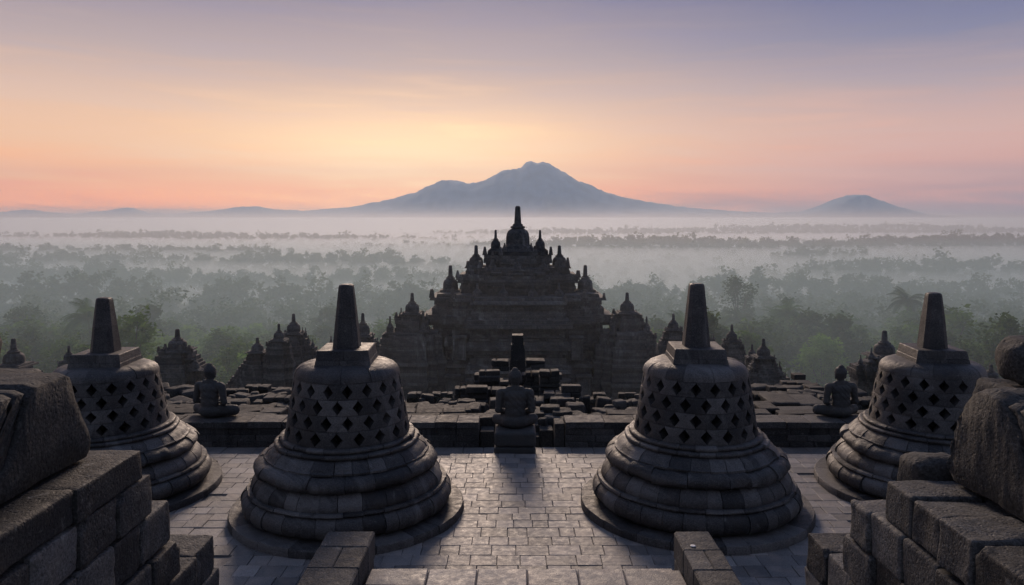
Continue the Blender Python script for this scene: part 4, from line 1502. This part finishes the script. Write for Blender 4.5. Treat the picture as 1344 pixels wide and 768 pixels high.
def single(name, meshes, px, ytop, Y, h, label, cat='tree', sx=1.0):
    x, y, z = stand(px, ytop, Y, h)
    g = float(ground_z(x, y))
    k = (z + h - g) / h                              # stretch a little so that the foot meets the land
    put_tree(name, meshes, (x, y, g), RND.uniform(0, 6.28), (sx * (k ** .5), sx * (k ** .5), k), label, cat)


single('round_tree', BUSH, 1078, 446, 112, 9.0, 'round bright green tree in the clearing left of the weathered right shrine')
single('tall_tree', TALL, 969, 366, 168, 20, 'tall tree with a layered open crown right of the tall right spire', sx=.95)
single('palm_tree', KP[1], 1195, 389, 150, 15.5, 'tall palm with a full crown left of the rightmost spire')
single('palm_tree', KP[0], 1037, 405, 138, 13, 'shaggy palm above the round bright tree')
single('bushy_tree', KB[5], 296, 455, 120, 8, 'low bright green tree between the left statue shrine and the pyramid shrine')
single('bushy_tree', KB[4], 152, 424, 128, 12, 'dark spreading tree behind the leftmost spire')

rnd = random.Random(77)
GL = 'trees of the misty wood below the temples'
placed = [(float(at(1078, 446, 112).x), 112, 9), (float(at(296, 455, 120).x), 120, 6)]
cand = []
for i in range(2600):
    y = 84 + 150 * rnd.random() ** .8
    x = rnd.uniform(-.86, .86) * y
    cand.append((x, y))
cand.sort(key=lambda c: c[1])
n_near = 0
for x, y in cand:
    gap = 4.6 if y < 130 else 5.4
    if any((x - a) ** 2 + (y - b) ** 2 < (gap if c == 0 else c) ** 2 for a, b, c in placed[-160:]) or any((x - a) ** 2 + (y - b) ** 2 < c * c for a, b, c in placed[:2]):
        continue
    px = 672 + x / y * F
    if y < 135 and 1015 < px < 1150 and rnd.random() < .8:      # the clearing round the bright tree
        continue
    if y < 113 and 1015 < px < 1140:
        continue
    if 430 < px < 900 and y < 150 and rnd.random() < .75:        # hidden by the great temple
        continue
    placed.append((x, y, 0))
    g = float(ground_z(x, y)) - .2
    f = rnd.random()
    if n_near >= 285:
        break
    if f < .17 and y > 112:
        k = rnd.choice(KP); nm, lab, cat = 'palm_tree', 'feathery palm among the trees of the misty wood', 'palm tree'
    else:
        k = rnd.choice(KB); nm, lab, cat = 'broadleaf_tree', 'leafy broad crowned tree among the misty wood', 'tree'
    s = rnd.uniform(.62, 1.05) * (.8 if y < 110 else 1)
    put_tree(nm, k, (x, y, g), rnd.uniform(0, 6.28), (s * rnd.uniform(.9, 1.15), s * rnd.uniform(.9, 1.15), s), lab, cat, 'palms of the misty wood' if nm == 'palm_tree' else GL)
    n_near += 1
Y_NEAR = y


def far_wood():
    """the wood from there to the horizon, one mass"""
    r = np.random.default_rng(5)
    Q, T = [], []

    def zone(y0, y1, spacing, nleaf, size, hmin, hmax):
        area = (y1 ** 2 - y0 ** 2) * .78
        n = int(area / spacing ** 2)
        y = np.sqrt(r.random(n) * (y1 ** 2 - y0 ** 2) + y0 ** 2)
        x = (r.random(n) * 2 - 1) * y * .78
        # the wood is thinner in patches
        g = ground_z(x, y)
        keep = (g + hmax > -27) & ((g > -34) | (r.random(n) < .3)) if y0 > 240 else np.ones(n, bool)
        x, y, g = x[keep], y[keep], g[keep]; n = len(x)
        h = r.uniform(hmin, hmax, n) * np.where(r.random(n) < .07, 1.35, 1.0)
        h = h * np.where(r.random(n) < .2, r.uniform(.6, .8, n), 1.0)
        R = h * r.uniform(.28, .52, n)
        kind = r.random(n)
        tint = r.uniform(.1, .6, n)
        m = nleaf
        # leaf positions inside ellipsoidal lumps
        nl = 7
        lump = r.normal(size=(n, nl, 3)); lump /= np.linalg.norm(lump, axis=2, keepdims=True)
        lump *= (r.random((n, nl, 1)) ** .4) * .8
        pick = r.integers(0, nl, (n, m))
        c = np.take_along_axis(lump, pick[..., None].repeat(3, 2), 1)
        o = r.normal(size=(n, m, 3)); o /= np.linalg.norm(o, axis=2, keepdims=True)
        c = c + o * (r.random((n, m, 1)) ** .5) * .40
        px = x[:, None] + c[..., 0] * R[:, None]
        py = y[:, None] + c[..., 1] * R[:, None]
        pz = g[:, None] + h[:, None] * (.62 + .36 * c[..., 2])
        p = np.stack([px, py, pz], 2).reshape(-1, 3)
        a = r.normal(size=p.shape); a[:, 2] *= .6; a /= np.linalg.norm(a, axis=1, keepdims=True)
        b = np.cross(a, r.normal(size=p.shape)); b /= np.linalg.norm(b, axis=1, keepdims=True)
        s = (size * r.uniform(.6, 1.3, len(p)))[:, None]
        q = np.stack([p - a * s, p + b * s * .5, p + a * s, p - b * s * .5], 1).reshape(-1, 3)
        Q.append(q); T.append(np.repeat(np.clip(np.repeat(tint, m) + r.normal(size=n * m) * .12, 0, 1), 4))

    zone(Y_NEAR, 245, 6.4, 210, .62, 7, 14)
    zone(245, 420, 6.0, 170, .75, 7, 13)
    zone(420, 1000, 8.0, 75, 1.35, 8, 14)
    zone(1000, 2600, 14.0, 22, 2.3, 10, 15)
    V = np.concatenate(Q).astype(np.float32); T = np.concatenate(T).astype(np.float32)
    nf = len(V) // 4
    me = bpy.data.meshes.new('far_wood')
    me.vertices.add(len(V)); me.vertices.foreach_set('co', V.ravel())
    me.loops.add(nf * 4); me.loops.foreach_set('vertex_index', np.arange(nf * 4, dtype=np.int32))
    me.polygons.add(nf); me.polygons.foreach_set('loop_start', np.arange(0, nf * 4, 4, dtype=np.int32))
    at_ = me.attributes.new('tint', 'FLOAT', 'POINT'); at_.data.foreach_set('value', T)
    me.materials.append(M_LEAF_DARK)
    me.update(calc_edges=True)
    o = link(bpy.data.objects.new('far_wood', me))
    tag(o, kind='stuff')
    print('far wood faces', nf, 'near trees', n_near, 'to', Y_NEAR)


far_wood()


def undergrowth():
    r = random.Random(8)
    mb = MB()
    for _ in range(2600):
        y = 78 + 150 * r.random() ** 1.3
        x = r.uniform(-.86, .86) * y
        g = float(ground_z(x, y))
        leaf_quads(mb, (x, y, g + .5), 9, r.uniform(.8, 1.9), .36, r, r.uniform(.3, 1), flat=1)
    tag(mb.build('undergrowth', M_LEAF_BRIGHT), kind='stuff')


undergrowth()


# ------------------------------------------------------------------ the far radio mast
def mast():
    Y = 1400.0
    top, foot = at(855, 292, Y), at(855, 312, Y)
    H = top.z - foot.z + 12
    mb = MB()
    w = 1.5
    for sx, sy in ((-1, -1), (1, -1), (1, 1), (-1, 1)):
        mb.tube([(sx * w, sy * w, 0), (sx * .3, sy * .3, H)], .28, n=5)
    n = 9
    for k in range(n):
        z0, z1 = H * k / n, H * (k + 1) / n
        a, b = w + (.3 - w) * k / n, w + (.3 - w) * (k + 1) / n
        for s in (-1, 1):
            mb.tube([(-a, s * a, z0), (b, s * b, z1)], .14, n=4)
            mb.tube([(s * a, -a, z0), (s * b, b, z1)], .14, n=4)
    mb.tube([(0, 0, H), (0, 0, H + 5)], .15, n=5)
    o = mb.build('radio_mast', M_STEEL)
    o.location = (top.x, Y, top.z - H - 5)
    tag(o, 'thin lattice mast far off on the misty ridge right of the great temple', 'mast')


mast()
